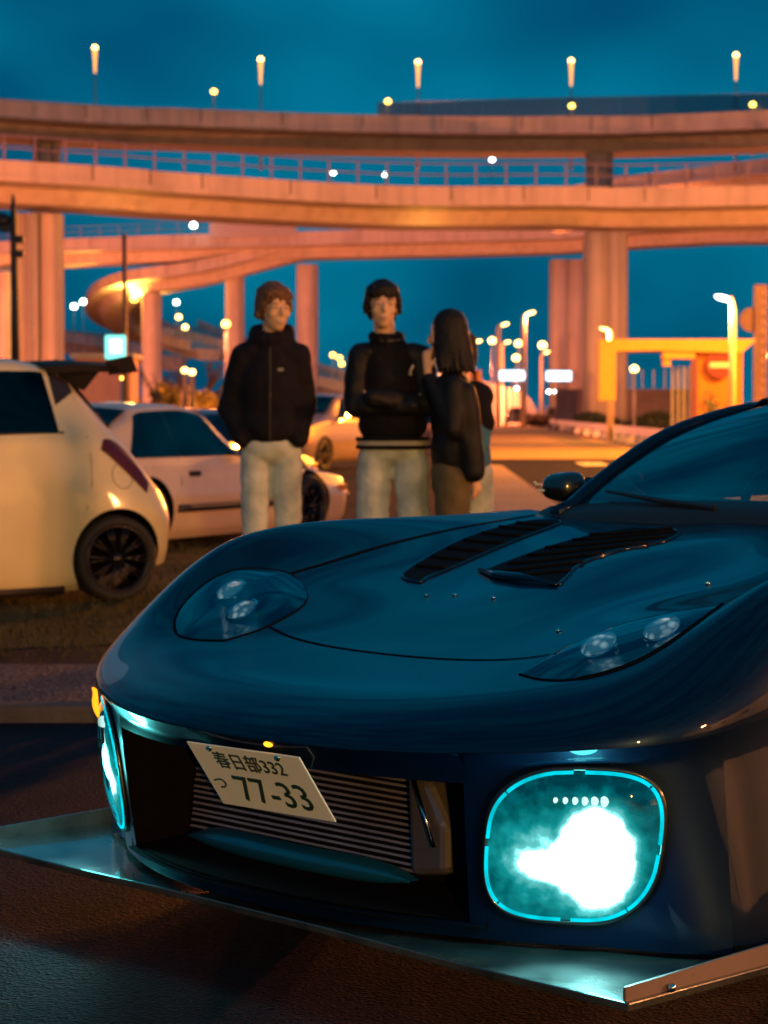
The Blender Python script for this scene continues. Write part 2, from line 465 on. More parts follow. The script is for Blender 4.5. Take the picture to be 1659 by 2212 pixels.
def overpass(label, px, W, T, par=.85, n=60, extend=None, fence=None, m=None, piers=(), group=None, joints=0):
    path = deck_path(px) if not isinstance(px[0], Vector) else px
    if extend: path = [path[0] + Vector(extend[0])] + path + [path[-1] + Vector(extend[1])]
    root = empty('overpass', (path[len(path) // 2].x, path[len(path) // 2].y, 0))
    tag(root, label, 'overpass', group)
    off = Vector(root.location)
    pts, ring = sweep_deck(path, W, T, par, n)
    mb = MB()
    mb.grid([[q - off for q in r] + [r[0] - off] for r in ring])
    for e in (0, -1): mb.add([q - off for q in ring[e]], [tuple(range(len(ring[e])))])
    mb.build('deck', m or M_concrete, root, sharp=25)
    jm = MB().box((0, 0, 0), (.05, .05, par + .20)).mesh('expansion_joint'); jm.materials.append(M_joint)
    for i in range(4, n - 4, 5):
        d_ = pts[i + 1] - pts[i - 1]; q = pts[i] - off
        o = link('expansion_joint', jm, None, root, False); nn = Vector((-d_.y, d_.x, 0)).normalized(); o.location = q - nn * .02 + Vector((0, 0, -par / 2 - .11)); o.rotation_euler = (0, 0, math.atan2(d_.y, d_.x))
    if fence:
        h, step, M_f = fence
        post = MB().box((0, 0, h / 2), (.10, .10, h)).mesh('fence_post'); post.materials.append(M_f)
        L_ = 0; nxt = 0; rails = []
        for i in range(n - 1):
            seg = (pts[i + 1] - pts[i]).length
            while nxt <= L_ + seg:
                q = pts[i].lerp(pts[i + 1], (nxt - L_) / seg)
                o = link('fence_post', post, None, root, False); o.location = q - off + Vector((0, .14, -.02)); nxt += step
            L_ += seg
        for hh in (.5, .98):
            MB().tube([p - off + Vector((0, .14, h * hh)) for p in pts], .045, 5).build('fence_rail', M_f, root)
    for (u0, u1, Y, ztop, kind) in piers:
        a = at(u0, VH, Y); b = at(u1, VH, Y); w = b.x - a.x; cx = (a.x + b.x) / 2
        pier = MB()
        if kind == 'round': prof = [(w / 2 * math.cos(t), w / 2 * math.sin(t)) for t in [2 * math.pi * k / 24 for k in range(24)]]
        else:
            c = w * .16; g = w * .04
            prof = [(-w/2 + c, -w/2), (-g, -w/2), (-g, -w/2 + g * 1.6), (g, -w/2 + g * 1.6), (g, -w/2), (w/2 - c, -w/2), (w/2, -w/2 + c), (w/2, w/2 - c), (w/2 - c, w/2), (-w/2 + c, w/2), (-w/2, w/2 - c), (-w/2, -w/2 + c)]
        zt = ztop
        pier.prism([Vector((cx + x, Y + w / 2 + y, -.2)) - off for x, y in prof], (0, 0, zt + .2))
        po = pier.build('pier', m or M_concrete, root, sharp=30)
        MB().tube([Vector((cx + w * .30, Y + w * .02 - (.05 if kind == 'round' else .09), 0)) - off, Vector((cx + w * .30, Y + w * .02 - (.05 if kind == 'round' else .09), zt)) - off], .07, 6).build('drain_pipe', M_pole, po)
    return root, pts
M_fence = mat('fence_steel', (.16, .13, .22), .6, var=.1)
zA = lambda v, Y: at(800, v, Y).z
A_px = [(0, 213, 131), (400, 234, 136), (800, 248, 139), (1200, 251, 139), (1659, 238, 136)]
rootA, ptsA = overpass('highest concrete highway deck, with dark barrier panels behind its parapet', A_px, 8.0, 1.85, .75, 70, ((-45, -26, .3), (50, -18, .3)),
    piers=((70, 130, 136, 17.6, 'round'), (1265, 1325, 141, 17.2, 'round')))
B_px = [(0, 345, 115), (400, 374, 119.5), (830, 400, 123.5), (1200, 402, 124), (1659, 400, 122)]
rootB, ptsB = overpass('concrete highway deck with a picket fence, second from the top', B_px, 8.0, 1.9, .75, 70, ((-45, -24, .2), (50, -14, .2)), fence=(1.25, 1.6, M_fence),
    piers=((30, 81, 118, 11.2, 'square'), (81, 136, 118.6, 11.2, 'round'), (1265, 1356, 125, 10.8, 'square')))
C_px = [(-60, 522, 262), (140, 515, 258), (450, 505, 252), (800, 496, 250), (1190, 486, 248), (1430, 470, 246), (1720, 462, 244)]
rootC, ptsC = overpass('long low concrete highway deck passing behind the tall piers', C_px, 9.0, 2.75, 1.2, 70, ((-60, 8, 0), (60, 0, 0)), fence=(1.3, 2.4, M_fence),
    piers=((640, 687, 253, 17.2, 'round'), (1190, 1268, 251, 17.6, 'square'), (-6, 22, 262, 17.0, 'round')))
# loop ramp under deck C
loop = [at(*q) for q in ((770, 496, 251.3), (690, 503, 251.7), (620, 514, 252.1), (560, 530, 252.5), (480, 551, 253), (400, 567, 254), (322, 577, 256), (255, 589, 260.5), (205, 611, 268), (185, 640, 278), (197, 668, 289), (235, 690, 297), (305, 705, 301), (400, 714, 300), (500, 738, 294))]
rootD, ptsD = overpass('curved loop ramp coiling below the long low deck', [Vector(p) for p in reversed(loop)], 7.0, 2.45, 1.0, 90,
    piers=((486, 527, 256, 16.6, 'round'), (305, 348, 258, 14.4, 'round')))
# noise barrier panels behind the highest deck and on deck C
M_barrier = glass('barrier_sheet', (.5, .62, .66), .3, .85, .3)
def barrier(label, px, hpx, M_p, name='noise_barrier', thick=.12):
    P = [at(*p) for p in px]
    root = empty(name, (P[0].x, P[0].y, 0)); tag(root, label, 'barrier')
    off = Vector(root.location)
    S = spline(P, len(P) * 4)
    for i in range(len(S) - 1):
        a, b = S[i] - off, S[i + 1] - off
        h = hpx * S[i].y / FPX
        d = (b - a).normalized() * .004; nrm = Vector((-d.y, d.x, 0)).normalized() * thick
        MB().prism([a + d, b - d, b - d - Vector((0, 0, h)), a + d - Vector((0, 0, h))], nrm).build('panel', M_p, root)
    return root
barrier('dark blue barrier panels standing along the far edge of the highest deck', [(815, 222, 147.2), (1100, 213, 147.5), (1400, 207, 147.3), (1700, 200, 145)], 62, M_barrier)
barrier('pale grey barrier panels on the long low deck beside a lamp', [(452, 481, 251.5), (540, 478, 250.8), (640, 476, 250.4)], 34, mat('grey_panel', (.35, .33, .35), .6, var=.08))
# ramp rising at the right, behind the second deck; lower ramps at the left
overpass('brown side ramp rising behind the second deck', [(1180, 412, 205), (1330, 384, 203), (1500, 362, 200), (1720, 333, 196)], 7, 3.4, 1.0, 30)
overpass('low ramp sloping down behind the loop ramp and bare tree', [(340, 688, 330), (420, 720, 322), (500, 752, 312), (640, 800, 296), (760, 828, 280)], 7, 3.0, 1.0, 30)
overpass('low ramp beyond the left pier, under the loop', [(-40, 700, 330), (140, 716, 322), (240, 730, 316), (330, 748, 308)], 7, 3.2, 1.2, 30)

# ------------------------------------------------------------------ lamps
E_warm = emit('lamp_warm', (1, .58, .14), 11)
E_yel = emit('lamp_yellow', (1, .55, .07), 9)
E_wht = emit('lamp_white', (.85, 1, .86), 14)
E_ora = emit('lamp_orange', (1, .42, .06), 16)
E_poleglow = emit('pole_glow', (1, .40, .08), 2.2)  # glow standing in for lamplight on the pole top
def ball_lamp(u, v, Y, label, group, E, r=.24, base=0.0, power=0, name='street_lamp', tail=0, M_p=None):
    p = at(u, v, Y)
    root = empty(name, (p.x, p.y, base)); tag(root, label, 'street lamp', group)
    h = p.z - base
    pole = MB(); pole.tube([(0, 0, 0), (0, 0, h * .5), (0, 0, h - r * .8 - tail)], [.09, .07, .055], 8); pole.build('pole', M_p or M_pole, root, smooth=True)
    MB().ellipsoid((0, 0, h), (r, r, r * .9), 16, 10).build('lamp_globe', E, root, smooth=True)
    if tail: MB().tube([(0, 0, h - r * .6), (0, 0, h - tail * .5), (0, 0, h - tail)], [r * .9, r * .55, .06], 10).build('pole_glow', E_poleglow, root, smooth=True)
    else: MB().lathe([(.05, -r * 1.15), (r * .5, -r * .95), (r * .55, -r * .75), (.04, -r * .75)], 12, M=Matrix.Translation((0, 0, h))).build('lamp_collar', M_pole, root, smooth=True)
    if power: point_light('lamp_light', (0, -.45 if r < .1 else 0, h + r * 1.3), abs(power), SODIUM, root, .3)
    return root
for u, v in ((205, 103), (563, 128), (903, 134), (1234, 131), (1590, 119)):
    z0 = 17.5
    ball_lamp(u, v, 158, 'tall torch-like lamp glowing high above the highest deck', 'torch lamps above the highest deck', E_warm, .18, z0, 0, tail=1.7)
for u, v in ((462, 198), (838, 219), (1235, 229), (1626, 226)):
    ball_lamp(u, v, 144.5, 'small round yellow lamp just over the parapet of the highest deck', 'yellow ball lamps on the highest deck', E_yel, .18, 17.0)
for u, v in ((720, 373), (832, 377), (1063, 345)):
    ball_lamp(u, v, 300, 'small white lamp seen between the two top decks', 'white lamps between the decks', E_wht, .30, 22)
ball_lamp(418, 487, 250, 'white lamp standing beside the grey barrier panels', None, E_wht, .34, 19)
for u, v in ((160, 662), (180, 652)):
    ball_lamp(u, v, 300, 'white lamp between the left pier and the loop ramp', 'pair of white lamps by the loop', E_wht, .38, 0)
ball_lamp(381, 653, 300, 'white lamp above the low ramp, right of the loop pier', None, E_wht, .34, 9)
for u, v in ((386, 685), (400, 707)):
    ball_lamp(u, v, 300, 'yellow lamp on the low ramp below a white lamp', 'yellow lamps on the low ramp', E_warm, .36, 9)
for u, v in ((719, 767), (733, 773), (738, 786)):
    ball_lamp(u, v, 280, 'small yellow lamp low in the distance, between the two people in pale jeans', 'distant yellow lamps between the people in jeans', E_yel, .32, 0)
for u, v in ((399, 800), (415, 804)):
    ball_lamp(u, v, 54, 'twin yellow lamp beside the orange bushes', 'twin lamps beside the bushes', E_warm, .075, 0, 45, M_p=M_darkpole)
for u, v, r in ((1115, 773, .3), (1063, 736, .3), (1120, 742, .3), (1370, 797, .2), (1172, 746, .34), (1016, 742, .3)):
    ball_lamp(u, v, 200 if u != 1370 else 120, 'round lamp on a short post in the distant lamp cluster beyond the road', 'round lamps beyond the road', E_warm, r, 0)
ball_lamp(488, 700, 100, 'flaring orange lamp on a post beside the middle pier', None, E_ora, .17, 0, 3000)
p = at(428, VH, 55.2); g = empty('bush_fill_lamp', (p.x, p.y, 0)); tag(g, 'low fill lamp added at the foot of the orange-lit bushes', 'fill lamp')  # lamp added out of sight to brighten the bushes
MB().tube([(0, 0, 0), (0, 0, .42)], .05, 8).build('post', M_darkpole, g); MB().ellipsoid((0, 0, .48), (.08, .08, .07), 12, 8).build('lamp_globe', E_ora, g, smooth=True)
point_light('lamp_light', (0, -.1, .75), 900, (1, .34, .04), g, .1)
# arm lamps along the road
def arm_lamp(u, v, Y, label, group=None, side=-1, hl=1.0, E=E_warm, power=0, pr=.07, M_p=None, reach=.8, col=SODIUM):
    p = at(u, v, Y); root = empty('street_lamp', (p.x - side * reach, p.y, 0)); tag(root, label, 'street lamp', group)
    h = p.z
    pts = [(0, 0, 0), (0, 0, h * .55), (0, 0, h - .55 * hl), (side * .06 * hl, 0, h - .2 * hl), (side * (reach - .35 * hl), 0, h + .06)]
    MB().tube(pts, [pr * 1.3, pr * 1.1, pr, pr * .9, pr * .7], 8).build('pole', M_p or M_polelit, root, smooth=True)
    M = Matrix.Translation((side * reach, 0, h)) @ Matrix.Rotation(side * R(12), 4, 'Y')
    MB().ellipsoid((side * reach, 0, h + .05 * hl), (.42 * hl, .17 * hl, .13 * hl), 14, 8, Matrix.Rotation(side * R(-14), 3, 'Y')).build('lamp_head', E, root, smooth=True)
    if power: point_light('lamp_light', (side * reach, -.1, h - .45 * hl), power, col, root, .2)
    return root
M_polelit = mat('lit_pole_tone', (.72, .60, .35), .5, var=.08)  # pole colour carries the yellow lamplight
arm_lamp(1562, 646, 64, 'large white street lamp with its pole coloured as lit yellow in front of the toll booth', None, -1, .55, emit('lamp_cool', (.9, 1, .95), 9), 900, .085, reach=.27, col=(1, .6, .15))
arm_lamp(1305, 712, 88, 'street lamp on a pole coloured as lit yellow in front of the gate pillar', None, -1, .4, E_warm, 900, .1, reach=.24, col=(1, .45, .08))
for u, v, Y, lab in ((1147, 677, 163, 'tall bent-arm street lamp rising between the two glowing road signs'), (1090, 702, 180, 'tall bent-arm street lamp behind the glowing sign by the ramp wall'),
                     (1096, 740, 226, 'shorter bent-arm street lamp just above the glowing sign by the ramp wall'), (1034, 738, 220, 'bent-arm street lamp over the pinkish ramp wall'), (1181, 762, 230, 'bent-arm street lamp just above the glowing sign by the pier')):
    arm_lamp(u, v, Y, lab, 'bent-arm lamps along the far road', 1, .75, E_warm, 2600 if u in (1147, 1034) else 0, .16, reach=.5)
M_yelcap = mat('lamp_cap', (.7, .5, .2), .5)
# under-deck fixtures that glow on the soffits
for u, v, Y, pw, rt, lab in ((290, 646, 262, 12000, .45, 'big yellow flood lamp fixed under the loop ramp'), (285, 449, 119, 80, .09, 'small flood lamp fixed under the second deck near the left pier'), (915, 481, 126, 80, .09, 'small flood lamp fixed under the second deck between the piers')):
    p = at(u, v, Y); root = empty('flood_lamp', p); tag(root, lab, 'flood lamp')
    MB().box((0, 0, rt * .8), (rt * 1.6, rt * 1.2, rt * .3)).build('housing', M_pole, root)
    MB().ellipsoid((0, 0, 0), (rt, rt * .8, rt * .7), 14, 8).build('lamp_globe', E_yel if rt > .3 else M_yelcap, root, smooth=True)
    MB().tube([(0, 0, rt * .9), (0, 0, rt * 2.6)], rt * .15, 6).build('bracket', M_pole, root)
    point_light('lamp_light', (0, -rt * 1.4, -rt * .6) if rt > .3 else (0, -.9, -1.1), pw, (1, .45, .06), root, rt * .5)
# unseen lamp masts; most were added to light the piers, road and building
def mast(x, y, h, power, label, col=SODIUM, group=None, radius=.25):
    root = empty('lamp_mast', (x, y, 0)); tag(root, label, 'lamp mast', group)
    MB().tube([(0, 0, 0), (0, 0, h * .5), (0, 0, h - .12)], [.14, .11, .08], 10).build('pole', M_pole, root, smooth=True)
    MB().lathe([(.02, .12), (.34, .05), (.4, -.06), (.3, -.1), (.02, -.1)], 18, M=Matrix.Translation((0, 0, h))).build('lamp_hood', M_pole, root, smooth=True)
    MB().ellipsoid((0, 0, h - .16), (.24, .24, .1), 14, 8).build('lamp_globe', E_ora, root, smooth=True)
    point_light('lamp_light', (0, 0, h - .45), power, col, root, radius)
G = 'sodium masts added out of view to light the piers'
for x, y, h, pw in ((-23, 92, 5, 64000), (23, 94, 5, 60000), (-27, 205, 5, 110000), (32, 195, 6, 105000), (5, 205, 7, 70000), (-45, 245, 6, 60000)):
    mast(x, y, h, pw, 'sodium mast added to light the highway piers', SODIUM, G)
mast(16.5, 62, 9, 50000, 'sodium mast added to brighten the exit road', (1, .29, .012), None)
mast(3, -24, 4.6, 34000, 'lamp mast behind the photographer, warm light', (1, .53, .09), None, .25)
mast(13.2, 48, 8, 42000, 'sodium mast added to brighten the mouth of the exit road', (1, .28, .012), None)
mast(18.5, -15, 5.5, 8000, 'lamp mast added to light the unseen building', (1, .36, .10), None, .6)  # added so the unseen building shows orange in the car's flank
mast(20, 101, 6, 22000, 'sodium mast added to light the road beyond the toll booth', (1, .28, .02), None)
mast(18.3, 3.0, 5.5, 11500, 'lamp mast on the far side of the dark sports car', (1, .36, .10), None, .9)
# ================================================================== STREET FURNITURE AND BACKGROUND
M_orangewall = mat('orange_wall', (.55, .16, .02), .7, var=.1, vscale=1)
M_yellow = mat('yellow_paint', (.56, .30, .05), .6, var=.08)
M_palewall = mat('pale_wall', (.24, .19, .17), .85, var=.25, vscale=.7)
# toll booth with a long canopy and a no-entry sign
Y0 = 72.0; k = Y0 / FPX
bx = lambda u: (u - UC) * k
bz = lambda v: CAMH + (VH - v) * k
tb = empty('toll_booth', (bx(1550), Y0, 0)); tag(tb, 'orange toll booth with a long yellow canopy on a pillar', 'booth')
o_ = Vector(tb.location)
def bpart(name, u0, u1, v0, v1, dep, yo, m, parent=tb, bev=.02):
    return MB().box((bx((u0 + u1) / 2) - o_.x, yo + dep / 2, (bz(v0) + max(0, bz(v1))) / 2), (bx(u1) - bx(u0), dep, bz(v0) - max(0, bz(v1)))).build(name, m, parent, bevel=bev)
bpart('wall', 1505, 1603, 748, 970, 1.5, 0, M_orangewall)
MB().prism([(bx(1318) - o_.x, -.4, bz(734)), (bx(1628) - o_.x, -.4, bz(734)), (bx(1596) - o_.x, -.4, bz(764)), (bx(1425) - o_.x, -.4, bz(758)), (bx(1318) - o_.x, -.4, bz(760))], (0, 2.2, 0)).build('canopy', M_yellow, tb)
bpart('pillar', 1290, 1326, 736, 866, .5, -.45, M_yellow)
bpart('hanging_sign', 1428, 1498, 752, 776, .5, -.3, M_yellow)
bpart('hanging_box', 1430, 1446, 776, 792, .4, -.2, M_yellow)
for u in (1455, 1468, 1480, 1492):
    MB().tube([(bx(u) - o_.x, .4, bz(970) if bz(970) > 0 else 0), (bx(u) - o_.x, .4, bz(790))], .035, 6).build('rail_post', M_pole, tb)
# no-entry sign
c = Vector((bx(1551), Y0 - .22, bz(789)))
ns = empty('no_entry_sign', (c.x, c.y, c.z)); tag(ns, 'round red no-entry sign with a white bar on the orange booth', 'sign')
rs = 29 * k
MB().lathe([(.001, -.02), (rs, -.02), (rs, .02), (.001, .02)], 32, 'Y').build('disc', mat('sign_red', (.20, .002, .02), .5, var=.05), ns)
MB().box((0, -.03, 0), (rs * 1.5, .02, rs * .40)).build('bar', mat('sign_bar', (.80, .62, .55), .5, var=.05), ns)
MB().box((0, .12, 0), (.08, .22, .3)).build('bracket', M_pole, ns)
# low wall and fence left of the booth, hedge in front
lw = empty('boundary_wall', (bx(1400) * 2.08, 150, 0)); tag(lw, 'long pale wall beside the booth with slim fence posts on it', 'wall')
MB().box((0, 0, 1.3), (12, .25, 2.6)).build('wall', M_palewall, lw)
for i in range(16): MB().box((-5.4 + i * .72, 0, 3.2), (.08, .05, 1.3)).build('fence_post', M_pole, lw)
# warning mast at the right edge: stacked beads of lamps
wm = at(1641, 890, 80)
wr_ = empty('signal_mast', (wm.x, wm.y, 0)); tag(wr_, 'mauve signal mast with a column of small bulbs at the picture edge', 'mast')
M_mauve = mat('mauve_steel', (.22, .13, .17), .6, var=.15, vscale=3)
MB().box((0, 0, 2.75), (.44, .3, 5.5)).build('post', M_mauve, wr_, bevel=.03)
bulb = MB().ellipsoid((0, 0, 0), (.06, .05, .06), 10, 6).mesh('bulb'); bulb.materials.append(mat('bulb_glass', (.5, .35, .38), .3, var=.1))
for i in range(13):
    o = link('bulb', bulb, None, wr_); o.location = (.05, -.17, 1.2 + i * .335)
MB().lathe([(.001, -.015), (.42, -.015), (.42, .015), (.001, .015)], 28, 'Y', M=Matrix.Translation((-.28, .1, 4.3))).build('round_plate', M_mauve, wr_)
# guard rail along the exit road
gp = [(1150, 917, 0), (1195, 926, 0), (1240, 935, 0), (1295, 946, 0), (1345, 956, 0), (1400, 966, 0), (1450, 976, 0), (1530, 992, 0)]
GP = [on_z(u, v) for u, v, _ in gp]
gr = empty('guard_rail', (GP[3].x, GP[3].y, 0)); tag(gr, 'low pale guard rail on stubby posts along the exit road', 'guard rail')
o_ = Vector(gr.location); S = spline(GP, 40)
M_rail = mat('rail_paint', (.62, .56, .52), .6, var=.12, vscale=2)
rg = []
for i, p in enumerate(S):
    q = p - o_; rg.append([q + Vector((0, -.09, .32)), q + Vector((0, -.13, .39)), q + Vector((0, -.09, .46)), q + Vector((0, -.13, .53)), q + Vector((0, -.08, .62)), q + Vector((0, .06, .62)), q + Vector((0, .06, .32)), q + Vector((0, -.09, .32))])
MB().grid(rg).build('rail', M_rail, gr)
for i in range(0, 40, 2):
    q = S[i] - o_; MB().box((q.x, q.y + .02, .17), (.32, .14, .36)).build('post', M_rail, gr)
# sloping wall left of the road in the distance
wp = [at(1020, 815, 230), at(1075, 832, 210), at(1132, 850, 195), at(1160, 888, 180)]
sw = empty('ramp_wall', (wp[1].x, wp[1].y, 0)); tag(sw, 'pinkish concrete ramp wall rising left of the exit road', 'wall'); o_ = Vector(sw.location)
S = spline(wp, 12)
MB().grid([[Vector((p.x, p.y, 0)) - o_, p - o_, p - o_ + Vector((.1, .6, 0)), Vector((p.x + .1, p.y + .6, 0)) - o_] for p in S]).build('wall', M_concrete, sw)
for u in (1020, 1030):
    q = at(u, 800, 205); MB().box((q.x - o_.x, q.y - o_.y, q.z / 2), (.8, .8, q.z)).build('pillar', M_yellow, sw)
# lit gantry signs above the road
E_sign = emit('sign_light', (.72, .92, 1), 3.0)
for u, v, lab in ((1106, 811, 'left'), (1207, 812, 'right')):
    p = at(u, v, 150); g = empty('road_sign', (p.x, p.y, 0))
    tag(g, 'glowing white oblong road sign, ' + ('nearer the concrete ramp wall' if lab == 'left' else 'nearer the tall round-cornered pier'), 'sign')
    MB().box((0, 0, p.z), (1.62, .08, .62)).build('panel', E_sign, g, bevel=.1)
    MB().box((0, .06, p.z), (1.74, .05, .74)).build('frame', mat('sign_frame', (.05, .2, .4), .5), g, bevel=.1)
    MB().tube([(0, .12, 0), (0, .12, p.z + .3)], .06, 8).build('post', M_pole, g)
# distant vehicles: their head lamps shine towards the camera
def far_car(u, v, Y, lamps, label, w=1.7, h=1.5):
    p = at(u, v, Y); g = empty('distant_car', (p.x, p.y, 0)); tag(g, label, 'car')
    b = MB(); b.prism([(-w/2, 0, .25), (w/2, 0, .25), (w/2, 0, .85), (w/2 - .12, 0, .95), (w/2 - .3, 0, h), (-w/2 + .3, 0, h), (-w/2 + .12, 0, .95), (-w/2, 0, .85)], (0, 4, 0))
    b.build('body', mat('far_paint', (.10, .09, .10), .35, var=.1), g, bevel=.08)
    MB().prism([(w/2 - .2, -.01, .98), (w/2 - .36, -.01, h - .1), (-w/2 + .36, -.01, h - .1), (-w/2 + .2, -.01, .98)], (0, -.02, 0)).build('windscreen', M_black, g)
    for s in (-1, 1):
        MB().lathe([(.3, -.12), (.3, .12), (.05, .12), (.05, -.12), (.3, -.12)], 14, 'X', M=Matrix.Translation((s * (w/2 - .1), .8, .3))).build('wheel', M_rubber, g)
    for x in lamps: MB().ellipsoid((x, -.03, p.z), (.15, .08, .13), 12, 8).build('headlight', E_wht, g, smooth=True)
far_car(1116, 839, 190, (0,), 'distant car under the left glowing sign with one lamp showing')
far_car(1200, 846, 190, (-.55, .0, .55), 'distant vehicle under the right glowing sign with three lamps')
# dark post with camera arms, left
p = at(34, 780, 40); g = empty('camera_post', (p.x, p.y, 0)); tag(g, 'slim black post with small arms in front of the left pier', 'post')
zt = at(34, 420, 40).z
MB().tube([(0, 0, 0), (0, 0, zt * .6), (-.02, 0, zt - .3), (-.03, 0, zt)], [.085, .075, .06, .02], 10).build('pole', M_darkpole, g, smooth=True)
for (u, v, sx) in ((12, 494, .2), (44, 517, .14), (44, 548, .13)):
    q = at(u, v, 40); MB().box((q.x - p.x, 0, q.z), (sx, .16, .12)).build('bracket', M_darkpole, g, bevel=.02)
q = at(4, 476, 40); MB().ellipsoid((q.x - p.x, 0, q.z), (.16, .12, .14), 12, 8).build('camera_dome', M_darkpole, g, smooth=True)
# lit sign on a pole, left
p = at(270, 760, 45); g = empty('pole_sign', (p.x, p.y, 0)); tag(g, 'small glowing turquoise square sign on a brown pole behind the hatchback', 'sign')
zt = at(270, 505, 45).z
MB().tube([(0, 0, 0), (0, 0, zt)], .045, 10).build('pole', mat('brown_pole', (.16, .08, .05), .5), g, smooth=True)
q = at(250, 750, 45); ox = q.x - p.x
MB().box((ox, -.02, q.z), (.40, .10, .46)).build('panel', emit('sign_turquoise', (.25, 1, .85), 1.6), g, bevel=.02)
MB().box((ox, .0, q.z), (.43, .08, .49)).build('frame', M_pole, g, bevel=.02)
MB().box((ox + .01, -.075, q.z + .02), (.24, .02, .28)).build('plate', emit('sign_white', (.85, 1, .97), 1.8), g, bevel=.03)
MB().box((ox - .04, -.09, q.z + .03), (.03, .015, .16)).build('mark', mat('sign_grey', (.3, .45, .45), .6), g)
# hut behind the hatchback
p = at(222, 880, 62); g = empty('hut', (p.x, p.y, 0)); tag(g, 'small pink walled hut behind the hatchback spoiler', 'hut')
MB().box((0, 1, 1.25), (1.5, 2, 2.6)).build('wall', mat('pink_wall', (.55, .30, .28), .8, var=.08), g)
MB().box((0, 1, 2.62), (1.7, 2.2, .12)).build('roof', M_concrete, g)
MB().box((.66, -.03, 1.2), (.05, .05, 2.4)).build('downpipe', M_palewall, g)
p = at(264, 815, 61); 
ball_lamp(264, 817, 60.5, 'tiny yellow lamp at the corner of the pink hut', None, E_yel, .05, 0)

# unseen building added and lengthened to put an orange reflection in the car's flank
g = empty('reflection_building', (24, 6, 0)); tag(g, 'low plain building added out of view, lit orange for the flank reflection', 'building')
MB().box((3, -13, 2.2), (6, 52, 4.4)).build('wall', mat('plaster', (.62, .52, .44), .8, var=.1), g)
MB().box((2.9, -13, 4.5), (6.6, 52.6, .22)).build('roof', M_concrete, g)
for i in range(9): MB().box((-.03, -34 + i * 5.2, 2.6), (.06, 1.6, 1.0)).build('window', M_black, g)
# ------------------------------------------------------------------ plants
def leafy(name, n, blobs, size, m, parent):
    vs = []; fs = []
    for i in range(n):
        c, r = random.choice(blobs)
        d = Vector((random.gauss(0, 1), random.gauss(0, 1), random.gauss(0, 1))).normalized() * (random.random() ** .4)
        p = Vector(c) + Vector((d.x * r[0], d.y * r[1], d.z * r[2]))
        if p.z < .03: continue
        a = Vector((random.gauss(0, 1), random.gauss(0, 1), random.gauss(0, 1))).normalized(); b = a.orthogonal().normalized()
        s = size * random.uniform(.5, 1.4); k_ = len(vs)
        vs += [p - a * s, p + b * s * .45, p + a * s, p - b * s * .45]; fs.append((k_, k_ + 1, k_ + 2, k_ + 3))
    me = bpy.data.meshes.new(name); me.from_pydata(vs, [], fs)
    return link(name, me, m, parent, False)
def bush(u, Y, w, h, label, m, n=1800, size=.06):
    p = at(u, 890, Y); g = empty('bush', (p.x, Y, 0)); tag(g, label, 'bush')
    st = MB()
    for i in range(7):
        a = random.uniform(-1, 1) * .7; st.tube([(0, 0, 0), (a * w * .25, random.uniform(-.2, .2), h * .4), (a * w * .5, random.uniform(-.3, .3), h * .8)], [.03, .02, .008], 5)
    st.build('stem', mat('bark', (.06, .035, .025), .9, var=.3, bump=.4), g)
    bl = [((random.uniform(-.5, .5) * w, random.uniform(-.25, .25) * w, h * random.uniform(.3, .78)), (w * .22, w * .2, h * .24)) for _ in range(9)]
    leafy('foliage', n, bl, size, m, g)
M_leaf1 = mat('autumn_leaf', (.11, .075, .02), .6, var=.4, vscale=3, col2=(.17, .11, .03))
M_leaf2 = mat('dark_leaf', (.035, .05, .02), .6, var=.4, vscale=3)
bush(395, 58, 2.0, 2.05, 'rounded orange-lit bush behind the white coupe', M_leaf1, 5200, .085)
bush(458, 57, 1.5, 1.75, 'lower orange-lit bush beside the person in the hooded coat', M_leaf1, 4200, .085)
bush(350, 56, .9, 1.3, 'small dark bush in front of the loop pier', M_leaf2, 1200)
bush(1205, 165, 4.6, 1.2, 'long low hedge behind the guard rail, under the glowing sign', M_leaf1, 5000, .15)
bush(1350, 122, 3.6, 1.15, 'dark low hedge behind the guard rail, beside the booth wall', M_leaf2, 6000, .15)
bush(1580, 66, 1.4, 1.75, 'dark bush at the foot of the toll booth', M_leaf2, 1500)
M_bark = mat('bark', (.06, .035, .025), .9)
def bare_tree(u, Y, h, label, seed):
    rd = random.Random(seed)
    p = at(u, 890, Y); g = empty('bare_tree', (p.x, Y, 0)); tag(g, label, 'tree')
    tr = MB(); br = MB()
    tr.tube([(0, 0, 0), (.05, 0, h * .25), (-.03, 0, h * .5)], [.15, .12, .09], 8)
    def grow(p0, d, l, r, lev):
        p1 = p0 + d * l * .5 + Vector((rd.gauss(0, .04), rd.gauss(0, .04), 0)) * l; p2 = p0 + d * l
        br.tube([p0, p1, p2], [r, r * .8, r * .55], 5)
        if lev:
            for _ in range(3 if lev > 1 else 4):
                nd = (d + Vector((rd.gauss(0, .55), rd.gauss(0, .55), rd.gauss(.1, .3)))).normalized()
                grow(p0.lerp(p2, rd.uniform(.5, 1)), nd, l * rd.uniform(.55, .8), r * .55, lev - 1)
    for _ in range(5):
        grow(Vector((0, 0, h * rd.uniform(.2, .5))), Vector((rd.gauss(0, .6), rd.gauss(0, .6), 1)).normalized(), h * .26, .06, 3)
    tr.build('trunk', M_bark, g, smooth=True); br.build('branches', M_bark, g)
bare_tree(425, 66, 3.3, 'leafless tree with thin twigs beside the twin lamps', 3)
bare_tree(335, 70, 3.0, 'leafless tree in front of the loop ramp pier', 5)
